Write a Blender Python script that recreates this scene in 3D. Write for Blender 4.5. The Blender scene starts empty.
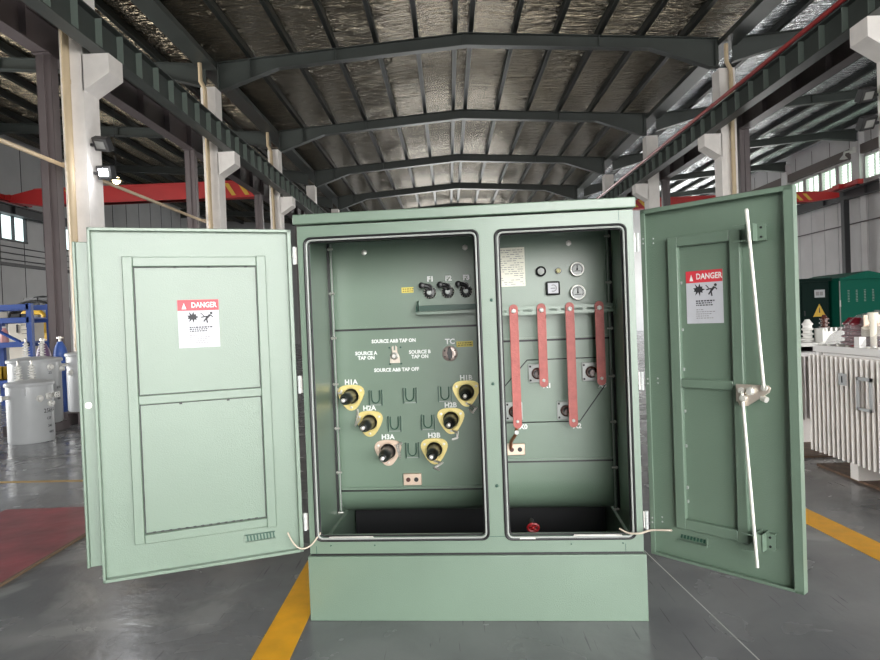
import bpy, bmesh, math, random
from mathutils import Vector, Matrix
random.seed(7)
PI = math.pi
S = bpy.context.scene
COL = S.collection

# ------------------------------------------------------------------ materials
def nd(nt, t, **kw):
    n = nt.nodes.new(t)
    for k, v in kw.items(): setattr(n, k, v)
    return n
def mat(name, col, rough=.5, metal=0., bump=0., bscale=50., spec=.5, var=0., vscale=3., emit=None, alpha=None, coat=0., trans=0.):
    m = bpy.data.materials.new(name); m.use_nodes = True
    nt = m.node_tree; b = nt.nodes['Principled BSDF']
    b.inputs['Base Color'].default_value = (*col, 1); b.inputs['Roughness'].default_value = rough
    b.inputs['Metallic'].default_value = metal; b.inputs['Specular IOR Level'].default_value = spec
    b.inputs['Coat Weight'].default_value = coat; b.inputs['Coat Roughness'].default_value = .3; b.inputs['Transmission Weight'].default_value = trans
    tc = nd(nt, 'ShaderNodeTexCoord')
    if var:
        n = nd(nt, 'ShaderNodeTexNoise'); n.inputs['Scale'].default_value = vscale; n.inputs['Detail'].default_value = 5
        nt.links.new(tc.outputs['Object'], n.inputs['Vector'])
        r = nd(nt, 'ShaderNodeMapRange'); r.inputs['From Min'].default_value = .3; r.inputs['From Max'].default_value = .7
        r.inputs['To Min'].default_value = 1 - var; r.inputs['To Max'].default_value = 1 + var
        nt.links.new(n.outputs['Fac'], r.inputs['Value'])
        mx = nd(nt, 'ShaderNodeVectorMath', operation='SCALE'); mx.inputs[0].default_value = col
        nt.links.new(r.outputs['Result'], mx.inputs['Scale']); nt.links.new(mx.outputs['Vector'], b.inputs['Base Color'])
    if bump:
        n = nd(nt, 'ShaderNodeTexNoise'); n.inputs['Scale'].default_value = bscale; n.inputs['Detail'].default_value = 2
        nt.links.new(tc.outputs['Object'], n.inputs['Vector'])
        bp = nd(nt, 'ShaderNodeBump'); bp.inputs['Strength'].default_value = bump; bp.inputs['Distance'].default_value = .01
        nt.links.new(n.outputs['Fac'], bp.inputs['Height']); nt.links.new(bp.outputs['Normal'], b.inputs['Normal'])
    if emit:
        b.inputs['Emission Color'].default_value = (*emit[0], 1); b.inputs['Emission Strength'].default_value = emit[1]
    if alpha is not None: b.inputs['Alpha'].default_value = alpha
    return m

GREEN = mat('cabinet_green_paint', (.148, .214, .158), .45, bump=.16, bscale=230, var=.05, vscale=2.5, coat=.8)
BLACK = mat('black_rubber', (.012, .012, .013), .45)
TRIM = mat('pale_gasket_edge', (.36, .38, .36), .35)
ZINC = mat('zinc_steel', (.62, .6, .56), .35, .7, bump=.1, bscale=90)
GALV = mat('galvanised_rod', (.78, .76, .7), .38, .45, bump=.2, bscale=120)
LATCH = mat('stainless_latch', (.66, .58, .5), .36, .6, bump=.15, bscale=60)
BRASS = mat('yellow_zinc_clamp', (.72, .6, .24), .38, .35, bump=.15, bscale=60)
PINKZ = mat('tinned_pink_metal', (.68, .53, .42), .42, .35, bump=.15, bscale=60)
EPOXY = mat('black_epoxy', (.008, .008, .009), .34)
COPPER = mat('red_insulated_busbar', (.44, .115, .1), .5, bump=.25, bscale=130, var=.12, vscale=30)
COPPER2 = mat('bare_copper', (.5, .2, .11), .35, .8)
WHITE = mat('white_lettering', (.82, .84, .82), .6)
PAPER = mat('white_sign', (.58, .58, .62), .45, var=.03, vscale=20)
SIGNRED = mat('sign_red', (.72, .05, .07), .45)
INK = mat('black_ink', (.03, .03, .035), .6)
INKG = mat('grey_ink', (.25, .24, .24), .6)
YLAB = mat('yellow_label', (.75, .62, .12), .5)
ROPE = mat('white_cord', (.62, .53, .43), .8)
PLATE = mat('metal_nameplate', (.72, .7, .6), .45, .1)
SILVER = mat('gauge_face', (.62, .64, .63), .4)
REDP = mat('red_valve_paint', (.4, .01, .015), .35)
TRAY = mat('dark_green_tray', (.02, .075, .05), .4)
DISCP = mat('nickel_flange', (.42, .34, .31), .35, .5)
DKBROWN = mat('brown_porcelain', (.075, .025, .018), .25)

CONC = mat('white_painted_concrete', (.74, .70, .67), .7, bump=.15, bscale=25, var=.06, vscale=4)
PIPE = mat('cream_pvc', (.55, .43, .28), .45, var=.05, vscale=3)
STEEL = mat('dark_green_grey_steel', (.044, .051, .047), .5, var=.12, vscale=1.5)
STIFF = mat('steel_lit_faces', (.13, .16, .14), .5)  # girder steel made paler: light on the camera-facing plates put into the colour
BROWNS = mat('brown_primer_steel', (.105, .085, .088), .55, var=.1, vscale=2)
PURL = mat('purlin_paint', (.014, .017, .015), .5)
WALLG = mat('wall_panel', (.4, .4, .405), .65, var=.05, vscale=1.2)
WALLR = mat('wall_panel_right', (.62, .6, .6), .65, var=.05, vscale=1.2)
BELT = mat('brown_belt', (.12, .095, .085), .6)
CRANER = mat('crane_red', (.52, .025, .025), .45, var=.1, vscale=1)
HAZ = mat('hazard_yellow', (.7, .42, .05), .5)
DARKS = mat('near_black_steel', (.022, .023, .026), .5)
FRAMEW = mat('white_window_frame', (.7, .7, .68), .5)
PANE = mat('daylit_frosted_pane', (.5, .6, .52), .3, emit=((.62, .8, .66), 1.6))
PANE2 = mat('daylit_pane_left', (.5, .6, .62), .3, emit=((.7, .85, .85), 1.0))
YLINE = mat('yellow_floor_paint', (.8, .38, .01), .42, var=.12, vscale=9)
YLINE2 = mat('worn_yellow_floor_paint', (.5, .32, .1), .42, var=.15, vscale=9)
MATRED = mat('red_floor_mat', (.25, .04, .05), .36, bump=.3, bscale=9, var=.35, vscale=4)
MATEDGE = mat('mat_edge', (.16, .1, .06), .7)
GREYP = mat('light_grey_enamel', (.42, .43, .44), .3, var=.05, vscale=3)
PORC = mat('white_porcelain', (.64, .63, .6), .3)
LIDRED = mat('red_lid_label', (.45, .12, .12), .5)
FINP = mat('pale_fin_paint', (.84, .79, .76), .45, var=.04, vscale=5)
LIDG = mat('pale_lid_paint', (.72, .7, .69), .45)
WRAP = mat('plastic_wrap', (.4, .38, .4), .18, alpha=.33, bump=.8, bscale=25)
REDBR = mat('dark_red_resin', (.16, .012, .022), .3)
CREAM = mat('cream_resin', (.66, .6, .5), .45)
KIOSK = mat('emerald_paint', (.004, .10, .066), .6, spec=.15)
KIOSKD = mat('deep_green_paint', (.003, .014, .011), .6, spec=.12)
BLUE = mat('rack_blue', (.015, .055, .25), .4)
CYLB = mat('cylinder_blue', (.04, .1, .36), .45, var=.1, vscale=12)
CYLP = mat('cylinder_purple', (.14, .08, .15), .5, var=.2, vscale=12)
YEL = mat('machine_yellow', (.62, .38, .03), .45)
WOOD = mat('brown_board', (.13, .075, .045), .55, var=.35, vscale=14)
WOODE = mat('board_edge', (.42, .3, .22), .6)
LAMPON = mat('lit_floodlight_glass', (.9, .9, .9), .3, emit=((.93, .96, 1.), 22.))
LAMPWARM = mat('lit_warm_lamp', (.9, .8, .5), .3, emit=((1., .8, .45), 6.))
GLASSG = mat('unlit_lamp_glass', (.2, .2, .19), .6)
GOLD = mat('gold_nail', (.8, .6, .2), .4)

def foil(name, base):
    m = bpy.data.materials.new(name); m.use_nodes = True; nt = m.node_tree; b = nt.nodes['Principled BSDF']
    b.inputs['Metallic'].default_value = 1; b.inputs['Roughness'].default_value = .14
    b.inputs['Base Color'].default_value = (*base, 1)
    tc = nd(nt, 'ShaderNodeTexCoord')
    hs = None
    for sc, amp in (((1.3, 7.5, 1), 1.0), ((4., 24., 1), .5), ((.5, 1.3, 1), 1.5)):
        mp = nd(nt, 'ShaderNodeMapping'); mp.inputs['Scale'].default_value = sc
        nt.links.new(tc.outputs['Object'], mp.inputs['Vector'])
        n = nd(nt, 'ShaderNodeTexNoise'); n.inputs['Scale'].default_value = 1; n.inputs['Detail'].default_value = 3
        n.inputs['Distortion'].default_value = .6
        nt.links.new(mp.outputs['Vector'], n.inputs['Vector'])
        mu = nd(nt, 'ShaderNodeMath', operation='MULTIPLY'); mu.inputs[1].default_value = amp
        nt.links.new(n.outputs['Fac'], mu.inputs[0])
        if hs is None: hs = mu
        else:
            ad = nd(nt, 'ShaderNodeMath', operation='ADD')
            nt.links.new(hs.outputs[0], ad.inputs[0]); nt.links.new(mu.outputs[0], ad.inputs[1]); hs = ad
    bp = nd(nt, 'ShaderNodeBump'); bp.inputs['Strength'].default_value = 1; bp.inputs['Distance'].default_value = .24
    nt.links.new(hs.outputs[0], bp.inputs['Height']); nt.links.new(bp.outputs['Normal'], b.inputs['Normal'])
    return m
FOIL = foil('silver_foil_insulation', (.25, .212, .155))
FOIL_LIT = foil('silver_foil_window_lit', (.92, .95, .98))  # same foil, window light in the right bay painted in as a paler base

def floor_mat():
    m = bpy.data.materials.new('grey_epoxy_floor'); m.use_nodes = True; nt = m.node_tree; b = nt.nodes['Principled BSDF']
    tc = nd(nt, 'ShaderNodeTexCoord')
    def noise(scale, vec=(1, 1, 1), det=6, rot=0., dist=0.):
        mp = nd(nt, 'ShaderNodeMapping'); mp.inputs['Scale'].default_value = vec; mp.inputs['Rotation'].default_value = (0, 0, rot)
        nt.links.new(tc.outputs['Object'], mp.inputs['Vector'])
        n = nd(nt, 'ShaderNodeTexNoise'); n.inputs['Scale'].default_value = scale; n.inputs['Detail'].default_value = det
        n.inputs['Distortion'].default_value = dist
        nt.links.new(mp.outputs['Vector'], n.inputs['Vector']); return n
    n1 = noise(1.6, dist=.6); r1 = nd(nt, 'ShaderNodeValToRGB')
    r1.color_ramp.elements[0].position = .32; r1.color_ramp.elements[0].color = (.145, .149, .155, 1)
    r1.color_ramp.elements[1].position = .7; r1.color_ramp.elements[1].color = (.22, .222, .226, 1)
    nt.links.new(n1.outputs['Fac'], r1.inputs['Fac'])
    # pale scuffs and dust patches
    n2 = noise(1.1, (1, .8, 1), 4, .5, 1.2); r2 = nd(nt, 'ShaderNodeValToRGB')
    r2.color_ramp.elements[0].position = .58; r2.color_ramp.elements[0].color = (0, 0, 0, 1)
    r2.color_ramp.elements[1].position = .64; r2.color_ramp.elements[1].color = (.6, .6, .6, 1)
    nt.links.new(n2.outputs['Fac'], r2.inputs['Fac'])
    mx = nd(nt, 'ShaderNodeMixRGB'); mx.inputs['Color2'].default_value = (.31, .31, .306, 1)
    nt.links.new(r2.outputs['Color'], mx.inputs['Fac']); nt.links.new(r1.outputs['Color'], mx.inputs['Color1'])
    # thin scratches
    n3 = noise(3.0, (26, 1.1, 1), 3, -.75, .3); r3 = nd(nt, 'ShaderNodeValToRGB')
    r3.color_ramp.elements[0].position = .66; r3.color_ramp.elements[0].color = (0, 0, 0, 1)
    r3.color_ramp.elements[1].position = .7; r3.color_ramp.elements[1].color = (.6, .6, .6, 1)
    nt.links.new(n3.outputs['Fac'], r3.inputs['Fac'])
    mx2 = nd(nt, 'ShaderNodeMixRGB'); mx2.inputs['Color2'].default_value = (.07, .07, .075, 1)
    nt.links.new(r3.outputs['Color'], mx2.inputs['Fac']); nt.links.new(mx.outputs['Color'], mx2.inputs['Color1'])
    # the pale joint line painted along the slab
    sx = nd(nt, 'ShaderNodeSeparateXYZ'); nt.links.new(tc.outputs['Object'], sx.inputs['Vector'])
    a = nd(nt, 'ShaderNodeMath', operation='MULTIPLY_ADD'); a.inputs[1].default_value = .072; a.inputs[2].default_value = -1.352
    nt.links.new(sx.outputs['Y'], a.inputs[0])
    ad = nd(nt, 'ShaderNodeMath', operation='ADD'); nt.links.new(sx.outputs['X'], ad.inputs[0]); nt.links.new(a.outputs[0], ad.inputs[1])
    ab = nd(nt, 'ShaderNodeMath', operation='ABSOLUTE'); nt.links.new(ad.outputs[0], ab.inputs[0])
    lt = nd(nt, 'ShaderNodeMath', operation='LESS_THAN'); lt.inputs[1].default_value = .0032; nt.links.new(ab.outputs[0], lt.inputs[0])
    mx3 = nd(nt, 'ShaderNodeMixRGB'); mx3.inputs['Color2'].default_value = (.5, .5, .48, 1)
    nt.links.new(lt.outputs[0], mx3.inputs['Fac']); nt.links.new(mx2.outputs['Color'], mx3.inputs['Color1'])
    nt.links.new(mx3.outputs['Color'], b.inputs['Base Color'])
    n4 = noise(2.2, dist=.4); mr = nd(nt, 'ShaderNodeMapRange'); mr.inputs['From Min'].default_value = .3; mr.inputs['From Max'].default_value = .7
    mr.inputs['To Min'].default_value = .13; mr.inputs['To Max'].default_value = .33
    nt.links.new(n4.outputs['Fac'], mr.inputs['Value']); nt.links.new(mr.outputs['Result'], b.inputs['Roughness'])
    n5 = noise(14., det=3); bp = nd(nt, 'ShaderNodeBump'); bp.inputs['Strength'].default_value = .22; bp.inputs['Distance'].default_value = .01
    nt.links.new(n5.outputs['Fac'], bp.inputs['Height']); nt.links.new(bp.outputs['Normal'], b.inputs['Normal'])
    return m
FLOORM = floor_mat()

# ------------------------------------------------------------------ mesh builder
class MB:
    def __init__(s): s.v = []; s.f = []; s.mi = []; s.mats = []
    def m(s, mt):
        if mt not in s.mats: s.mats.append(mt)
        return s.mats.index(mt)
    def add(s, vs, fs, mt):
        k = len(s.v); s.v += [tuple(v) for v in vs]; i = s.m(mt)
        for f in fs: s.f.append([k + j for j in f]); s.mi.append(i)
        return s
    def box(s, x0, x1, y0, y1, z0, z1, mt, M=None):
        vs = [Vector((x, y, z)) for z in (z0, z1) for y in (y0, y1) for x in (x0, x1)]
        if M is not None: vs = [M @ v for v in vs]
        return s.add(vs, [(0, 2, 3, 1), (4, 5, 7, 6), (0, 1, 5, 4), (2, 6, 7, 3), (0, 4, 6, 2), (1, 3, 7, 5)], mt)
    def prism(s, poly, mt, fn):
        """poly: 2D outline; fn(a,b,t) -> point, t in 0..1 across the thickness"""
        n = len(poly); vs = [fn(a, b, 0) for a, b in poly] + [fn(a, b, 1) for a, b in poly]
        fs = [list(range(n - 1, -1, -1)), list(range(n, 2 * n))] + [(i, (i + 1) % n, n + (i + 1) % n, n + i) for i in range(n)]
        return s.add(vs, fs, mt)
    def lathe(s, prof, o, ax, mt, n=24, cap=True):
        ax = Vector(ax).normalized(); t = Vector((1, 0, 0)) if abs(ax.x) < .8 else Vector((0, 0, 1))
        a = ax.cross(t).normalized(); b = ax.cross(a); o = Vector(o); vs = []
        for r, h in prof:
            for i in range(n):
                w = 2 * PI * i / n; vs.append(o + ax * h + (a * math.cos(w) + b * math.sin(w)) * r)
        fs = []
        for k in range(len(prof) - 1):
            for i in range(n):
                j = (i + 1) % n; fs.append((k * n + i, k * n + j, (k + 1) * n + j, (k + 1) * n + i))
        if cap: fs += [list(range(n))[::-1], [(len(prof) - 1) * n + i for i in range(n)]]
        return s.add(vs, fs, mt)
    def cyl(s, p0, p1, r, mt, n=16, r2=None):
        p0 = Vector(p0); p1 = Vector(p1); L = (p1 - p0).length
        return s.lathe([(r, 0), (r if r2 is None else r2, L)], p0, p1 - p0, mt, n)
    def tube(s, pts, r, mt, n=8, closed=False):
        pts = [Vector(p) for p in pts]; N = len(pts); vs = []; up = None
        for i, p in enumerate(pts):
            if closed: d = (pts[(i + 1) % N] - pts[i - 1])
            else: d = pts[min(i + 1, N - 1)] - pts[max(i - 1, 0)]
            d.normalize()
            if up is None:
                t = Vector((0, 0, 1)) if abs(d.z) < .8 else Vector((1, 0, 0)); a = d.cross(t).normalized()
            else: a = (up - d * up.dot(d)).normalized()
            up = a; b = d.cross(a)
            for k in range(n):
                w = 2 * PI * k / n; vs.append(p + (a * math.cos(w) + b * math.sin(w)) * r)
        fs = []
        for i in range(N if closed else N - 1):
            for k in range(n):
                j = (k + 1) % n; i2 = (i + 1) % N
                fs.append((i * n + k, i * n + j, i2 * n + j, i2 * n + k))
        if not closed: fs += [list(range(n))[::-1], [(N - 1) * n + k for k in range(n)]]
        return s.add(vs, fs, mt)
    def ball(s, c, r, mt, n=12, sz=1.):
        m_ = 8; return s.lathe([(max(r * math.sin(PI * k / m_), 1e-4), -r * sz * math.cos(PI * k / m_)) for k in range(m_ + 1)], c, (0, 0, 1), mt, n)
    def build(s, name, parent=None, label=None, bevel=0., ang=35, loc=None, rotz=0.):
        me = bpy.data.meshes.new(name); me.from_pydata(s.v, [], s.f)
        for mt in s.mats: me.materials.append(mt)
        me.polygons.foreach_set('material_index', s.mi)
        bm = bmesh.new(); bm.from_mesh(me); bmesh.ops.recalc_face_normals(bm, faces=bm.faces[:]); bm.to_mesh(me); bm.free()
        me.polygons.foreach_set('use_smooth', [True] * len(me.polygons)); me.set_sharp_from_angle(angle=math.radians(ang)); me.update()
        o = bpy.data.objects.new(name, me); COL.objects.link(o)
        if parent: o.parent = parent
        if loc: o.location = loc
        if rotz: o.rotation_euler = (0, 0, rotz)
        if label: o['label'] = label
        if bevel:
            b = o.modifiers.new('bevel', 'BEVEL'); b.width = bevel; b.segments = 2; b.limit_method = 'ANGLE'; b.angle_limit = math.radians(40)
        return o

_tc = {}
def text_geo(t, size, align='CENTER', bold=0.):
    key = (t, size, align, bold)
    if key in _tc: return _tc[key]
    cu = bpy.data.curves.new('lettering', 'FONT'); cu.body = t; cu.size = size; cu.align_x = align; cu.align_y = 'CENTER'
    cu.offset = bold; cu.resolution_u = 2; cu.space_line = .95
    ob = bpy.data.objects.new('lettering', cu); COL.objects.link(ob)
    dg = bpy.context.evaluated_depsgraph_get(); dg.update()
    me = bpy.data.meshes.new_from_object(ob.evaluated_get(dg))
    r = ([v.co.copy() for v in me.vertices], [list(p.vertices) for p in me.polygons])
    bpy.data.objects.remove(ob); bpy.data.curves.remove(cu); bpy.data.meshes.remove(me)
    _tc[key] = r; return r
def add_text(mb, t, size, o, xd, yd, mt, align='CENTER', bold=0., sx=1.):
    vs, fs = text_geo(t, size, align, bold); o = Vector(o); xd = Vector(xd); yd = Vector(yd)
    mb.add([o + xd * v.x * sx + yd * v.y for v in vs], fs, mt)

def tag(o, label, cat, group=None):
    o['label'] = label; o['category'] = cat
    if group: o['group'] = group
    return o
def thing(name, label, cat, loc=(0, 0, 0), rotz=0., group=None):
    o = bpy.data.objects.new(name, None); COL.objects.link(o); o.location = loc; o.rotation_euler = (0, 0, rotz); o.empty_display_size = .1
    return tag(o, label, cat, group)
def struct(o):
    o['kind'] = 'structure'; return o
ORD = ['nearest', 'second', 'third', 'fourth', 'fifth', 'sixth', 'seventh', 'eighth', 'ninth', 'tenth']

# ================================================================== camera
cam = bpy.data.cameras.new('camera'); cam.sensor_width = 36; cam.sensor_fit = 'HORIZONTAL'; cam.lens = 36 * 640 / 880
cam.clip_end = 300
co = bpy.data.objects.new('camera', cam); COL.objects.link(co); S.camera = co
Rv = Vector((0.99916421, 0.01405903, -0.0383825)); Uv = Vector((0.0381392, 0.01718326, 0.99912469)); Fv = Vector((-0.01470626, 0.99975351, -0.0166327))
co.matrix_world = Matrix(((Rv.x, Uv.x, -Fv.x, 0), (Rv.y, Uv.y, -Fv.y, 0), (Rv.z, Uv.z, -Fv.z, 1.39), (0, 0, 0, 1)))

# ================================================================== setting
XL, XR, YB, YF = -17.0, 18.5, -9.0, 46.6
struct(MB().box(XL - .3, XR + .3, YB - 14, YF + 14, -.2, 0, FLOORM).build('floor'))

def wall_with_holes(name, mt, plane, th, a0, a1, z0, z1, holes, ribs=None):
    """holes: (a0,a1,z0,z1) in a strip; simple band decomposition"""
    mb = MB()
    def bx(p, q, r, t):
        if q - p < 1e-4 or t - r < 1e-4: return
        if plane[0] == 'x': mb.box(plane[1], plane[1] + th, p, q, r, t, mt)
        else: mb.box(p, q, plane[1], plane[1] + th, r, t, mt)
    cuts = sorted({a0, a1, *[h[0] for h in holes], *[h[1] for h in holes]})
    for p, q in zip(cuts, cuts[1:]):
        hs = sorted([h for h in holes if h[0] <= p + 1e-5 and h[1] >= q - 1e-5], key=lambda h: h[2]); z = z0
        for h in hs: bx(p, q, z, h[2]); z = h[3]
        bx(p, q, z, z1)
    if ribs: ribs(mb)
    return struct(mb.build(name))

# window strips
RW = []; LW = []
for k in range(-1, 3):
    for j in range(4):
        y0 = 23.1 + 6 * k + .0 + j * 1.38; RW.append((y0, y0 + 1.17, 6.8, 7.85))
for k in range(0, 4):
    for j in range(2):
        y0 = 14.9 + 6 * k + j * 2.6 + .0; LW.append((y0, y0 + 2.3, 5.08, 6.14))
def ribs_r(mb):
    for k in range(8):  # pilasters between the bays
        y = -1.2 + 6 * k - .05; mb.box(18.25, 18.5, y - .28, y + .28, 6.5 if (y < 16.5 or y > 35) else 0, 8.9, WALLR)
    y = -8.
    while y < YF - .1: mb.box(18.485, 18.5, y, y + .02, 7.9, 9.1, BELT); y += 1.5
    y = -8.
    while y < YF - .1: mb.box(18.49, 18.5, y, y + .015, 0, 6.7, WALLG); y += 1.1
def ribs_l(mb):
    y = -8.
    while y < YF - .1: mb.box(-17., -16.985, y, y + .02, 0, 9, DARKS); y += 1.4
R_LIGHT_GAP = (35.5, 46., 0, 6.2); R_LIGHT_GAP2 = (-4., 2., 0, 5.)  # unseen openings added to brighten the right bay foil and the left side
L_LIGHT_GAP = (5.2, 14.5, 0, 6.)  # unseen opening added to light the fins, barrels and right wall
wall_with_holes('wall_right', WALLR, ('x', 18.5), .2, YB, YF, 0, 9.6, RW + [R_LIGHT_GAP, R_LIGHT_GAP2], ribs_r)
wall_with_holes('wall_left', WALLG, ('x', XL - .2), .2, YB, YF, 0, 9.6, LW + [L_LIGHT_GAP], ribs_l)
wall_with_holes('wall_far', WALLG, ('y', YF), .2, XL - .2, XR + .2, 0, 10, [(-2.6, 4., 0, 8.)])
wall_with_holes('wall_back', WALLG, ('y', YB - .2), .2, XL - .2, XR + .2, 0, 10, [(-1., 7.6, 0, 6.4), (9., 15.5, 0, 6)])
wn = 0
for i, (y0, y1, z0, z1) in enumerate(RW):
    wn += 1; w = 18.5
    f = MB()
    f.box(w - .06, w + .1, y0, y0 + .05, z0, z1, FRAMEW); f.box(w - .06, w + .1, y1 - .05, y1, z0, z1, FRAMEW)
    f.box(w - .06, w + .1, y0, y1, z0, z0 + .05, FRAMEW); f.box(w - .06, w + .1, y0, y1, z1 - .06, z1, FRAMEW)
    f.box(w - .02, w + .05, (y0 + y1) / 2 - .02, (y0 + y1) / 2 + .02, z0, z1, FRAMEW)
    o = struct(f.build('window_%d' % wn))
    g = MB(); g.box(w + .1, w + .11, y0 + .03, y1 - .03, z0 + .03, z1 - .03, PANE)
    g.build('pane', o, label='frosted greenish daylit glass')
    l = MB()
    for k in range(7): l.box(w + .03, w + .08, y0 + .05, y1 - .05, z0 + .12 + k * .13, z0 + .135 + k * .13, TRIM)
    l.build('louvre', o)
for i, (y0, y1, z0, z1) in enumerate(LW):
    wn += 1; w = XL
    f = MB()
    for yy in (y0, y0 + .75, y0 + 1.5, y1 - .06): f.box(w - .08, w + .03, yy, yy + .06, z0, z1, DARKS)
    f.box(w - .08, w + .05, y0, y1, z0, z0 + .07, DARKS); f.box(w - .08, w + .05, y0, y1, z1 - .06, z1, DARKS)
    o = struct(f.build('window_%d' % wn))
    MB().box(w - .12, w - .1, y0 + .02, y1 - .02, z0 + .02, z1 - .02, PANE2).build('pane', o, label='pale daylit glass')
# horizontal belts on the walls
struct(MB().box(18.3, 18.5, YB, YF, 7.95, 8.35, BELT).build('trim_1'))
struct(MB().box(-17, -16.85, YB, YF, 4.1, 4.22, DARKS).build('trim_2'))

# roof: foil under the sheeting
def ztop(x):                                   # top of the rafters
    if -6 <= x <= 7.4:
        return 8.70 - (.7 - x) * .0744 if x < .7 else 8.70 - (x - .7) * .0646
    if x > 7.4: return 8.27 + (x - 7.4) * .075
    return 8.2 + (-6 - x) * .075
PH = .19
def slab(name, xs, mt):
    mb = MB(); th = .05
    poly = [(x, ztop(x) + PH) for x in xs] + [(x, ztop(x) + PH + th) for x in reversed(xs)]
    mb.prism(poly, mt, lambda a, b, t: Vector((a, YB - .2 + t * (YF - YB + .4), b)))
    return struct(mb.build(name))
slab('ceiling', [-6, .7, 7.4], FOIL); slab('ceiling_left', [XL - .2, -6.001], FOIL); slab('ceiling_right', [7.401, XR + .2], FOIL_LIT)

# rafters
FR = [4.6 + 6 * k for k in range(0, 7)]
def rafter(tops, bots, y, pads):
    mb = MB()
    poly = tops + bots[::-1]
    mb.prism(poly, STEEL, lambda a, b, t: Vector((a, y - .012 + .024 * t, b)))
    for line, dz in ((tops, -.015), (bots, 0)):
        for (xa, za), (xb, zb) in zip(line, line[1:]):
            mb.prism([(xa, za + dz), (xb, zb + dz), (xb, zb + dz + .015), (xa, za + dz + .015)], STEEL, lambda a, b, t: Vector((a, y - .11 + .22 * t, b)))
    for x, zb, zt in pads: mb.box(x - .01, x + .01, y - .1, y + .1, zb, zt, STIFF if False else STEEL)
    return mb
for i, y in enumerate(FR):
    t = [(-5.75, ztop(-5.75)), (.7, 8.7), (7.15, ztop(7.15))]
    b = [(-5.75, 7.5), (-5.65, 7.5), (-4.15, 8.02), (.7, 8.38), (5.4, 8.1), (6.95, 7.55), (7.15, 7.55)]
    mb = rafter(t, b, y, [(-5.7, 7.5, 8.2), (-4.9, 7.77, 8.27), (-4.87, 7.78, 8.28), (-2.66, 8.14, 8.44), (.63, 8.38, 8.69), (4.1, 8.2, 8.47), (7.05, 7.55, 8.25)])
    o = mb.build('roof_rafter'); tag(o, ('%s steel rafter of the middle roof bay, arching over the cabinet hall' % ORD[i]) if i else 'nearest steel rafter of the middle roof bay, overhead', 'roof beam', 'rafters over the middle bay')
    for side, x0, x1 in (('right', 7.5, 18.3), ('left', -16.8, -6.05)):
        sg = 1 if side == 'right' else -1; xi, xo = (x0, x1) if sg > 0 else (x1, x0)
        t = [(xi, ztop(xi)), (xo, ztop(xo))]
        b = [(xi, ztop(xi) - .6), (xi + sg * 1.5, ztop(xi + sg * 1.5) - .3), (xo - sg * 1.5, ztop(xo - sg * 1.5) - .3), (xo, ztop(xo) - .55)]
        mb = rafter(t, b, y, [((xi + xo) / 2, ztop((xi + xo) / 2) - .3, ztop((xi + xo) / 2))])
        tag(mb.build('roof_rafter'), '%s dark steel rafter under the %s side bay roof, counted from the camera' % (ORD[i], side), 'roof beam', 'rafters over the %s side bay' % side)
# purlins
def purlin(x, lab, grp):
    z = ztop(x); mb = MB()
    mb.box(x - .012, x + .012, YB + .1, YF - .1, z, z + PH, PURL); mb.box(x - .055, x + .055, YB + .1, YF - .1, z, z + .014, PURL); mb.box(x - .055, x + .055, YB + .1, YF - .1, z + PH - .014, z + PH, PURL)
    mb.box(x - .045, x + .045, YB + .1, YF - .1, z + .01, z + PH - .01, PURL)
    tag(mb.build('roof_purlin'), lab, 'purlin', grp)
NUM = ['first', 'second', 'third', 'fourth', 'fifth', 'sixth', 'seventh', 'eighth', 'ninth', 'tenth']
for k in range(6): purlin([.43, -.56, -1.6, -2.67, -3.76, -4.86][k], '%s long dark purlin left of the roof ridge in the middle bay' % NUM[k], 'purlins of the middle roof')
for k in range(6): purlin([.84, 1.95, 3.01, 4.1, 5.19, 6.28][k], '%s long dark purlin right of the roof ridge in the middle bay' % NUM[k], 'purlins of the middle roof')
for k in range(8): purlin(8.6 + 1.28 * k, '%s purlin of the right side bay roof counted out from the columns' % NUM[k], 'purlins of the right side roof')
for k in range(8): purlin(-7.2 - 1.25 * k, '%s purlin of the left side bay roof counted out from the columns' % NUM[k], 'purlins of the left side roof')
# valley gutters over the two column rows
tag(MB().box(-6.2, -5.75, YB, YF, 8.08, 8.2, STEEL).box(-6.2, -6.15, YB, YF, 8.2, 8.3, STEEL).box(-5.8, -5.75, YB, YF, 8.2, 8.22, STEEL).build('valley_gutter'), 'dark valley gutter running above the left row of columns', 'gutter', 'valley gutters')
tag(MB().box(7.15, 7.6, YB, YF, 8.1, 8.24, STEEL).box(7.55, 7.6, YB, YF, 8.24, 8.28, STEEL).build('valley_gutter'), 'dark valley gutter running above the right row of columns', 'gutter', 'valley gutters')

# concrete columns with corbels
def column(xin, xout, y, dz, lab, grp):
    sg = 1 if xin > xout else -1                   # corbel points towards the middle bay
    t = thing('concrete_column', lab, 'column', ((xin + xout) / 2, y, 0), 0, grp)
    cx = (xin + xout) / 2; a, b = sorted((xin - cx, xout - cx))
    MB().box(a, b, -.22, .22, 0, 7.5, CONC).build('shaft', t)
    s = sg
    prof = [(s * abs(a), 5.12), (s * (abs(a) + .09), 5.3), (s * (abs(a) + .46), 5.5), (s * (abs(a) + .46), 5.86), (s * abs(a), 5.86)]
    prof = [(s * (abs(a) - .02), 5.26), (s * (abs(a) + .42), 5.54), (s * (abs(a) + .42), 5.85), (s * (abs(a) - .02), 5.85)]
    MB().prism(prof, CONC, lambda p, q, u: Vector((p, -.22 + .44 * u, q))).build('corbel', t)
    return t
for k in range(6):
    y = 10.45 + 6 * k
    column(-5.7, -6.07, y, 0, '%s white concrete column in the left row, with a corbel under the crane girder' % (ORD[k]), 'left row of concrete columns')
for k in range(6):
    y = 10.7 + 6 * k - (.35 if k == 0 else 0)
    column(7.1, 7.5, y, 0, '%s white concrete column in the right row, carrying the girder with the red rail' % (ORD[k]), 'right row of concrete columns')
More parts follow.
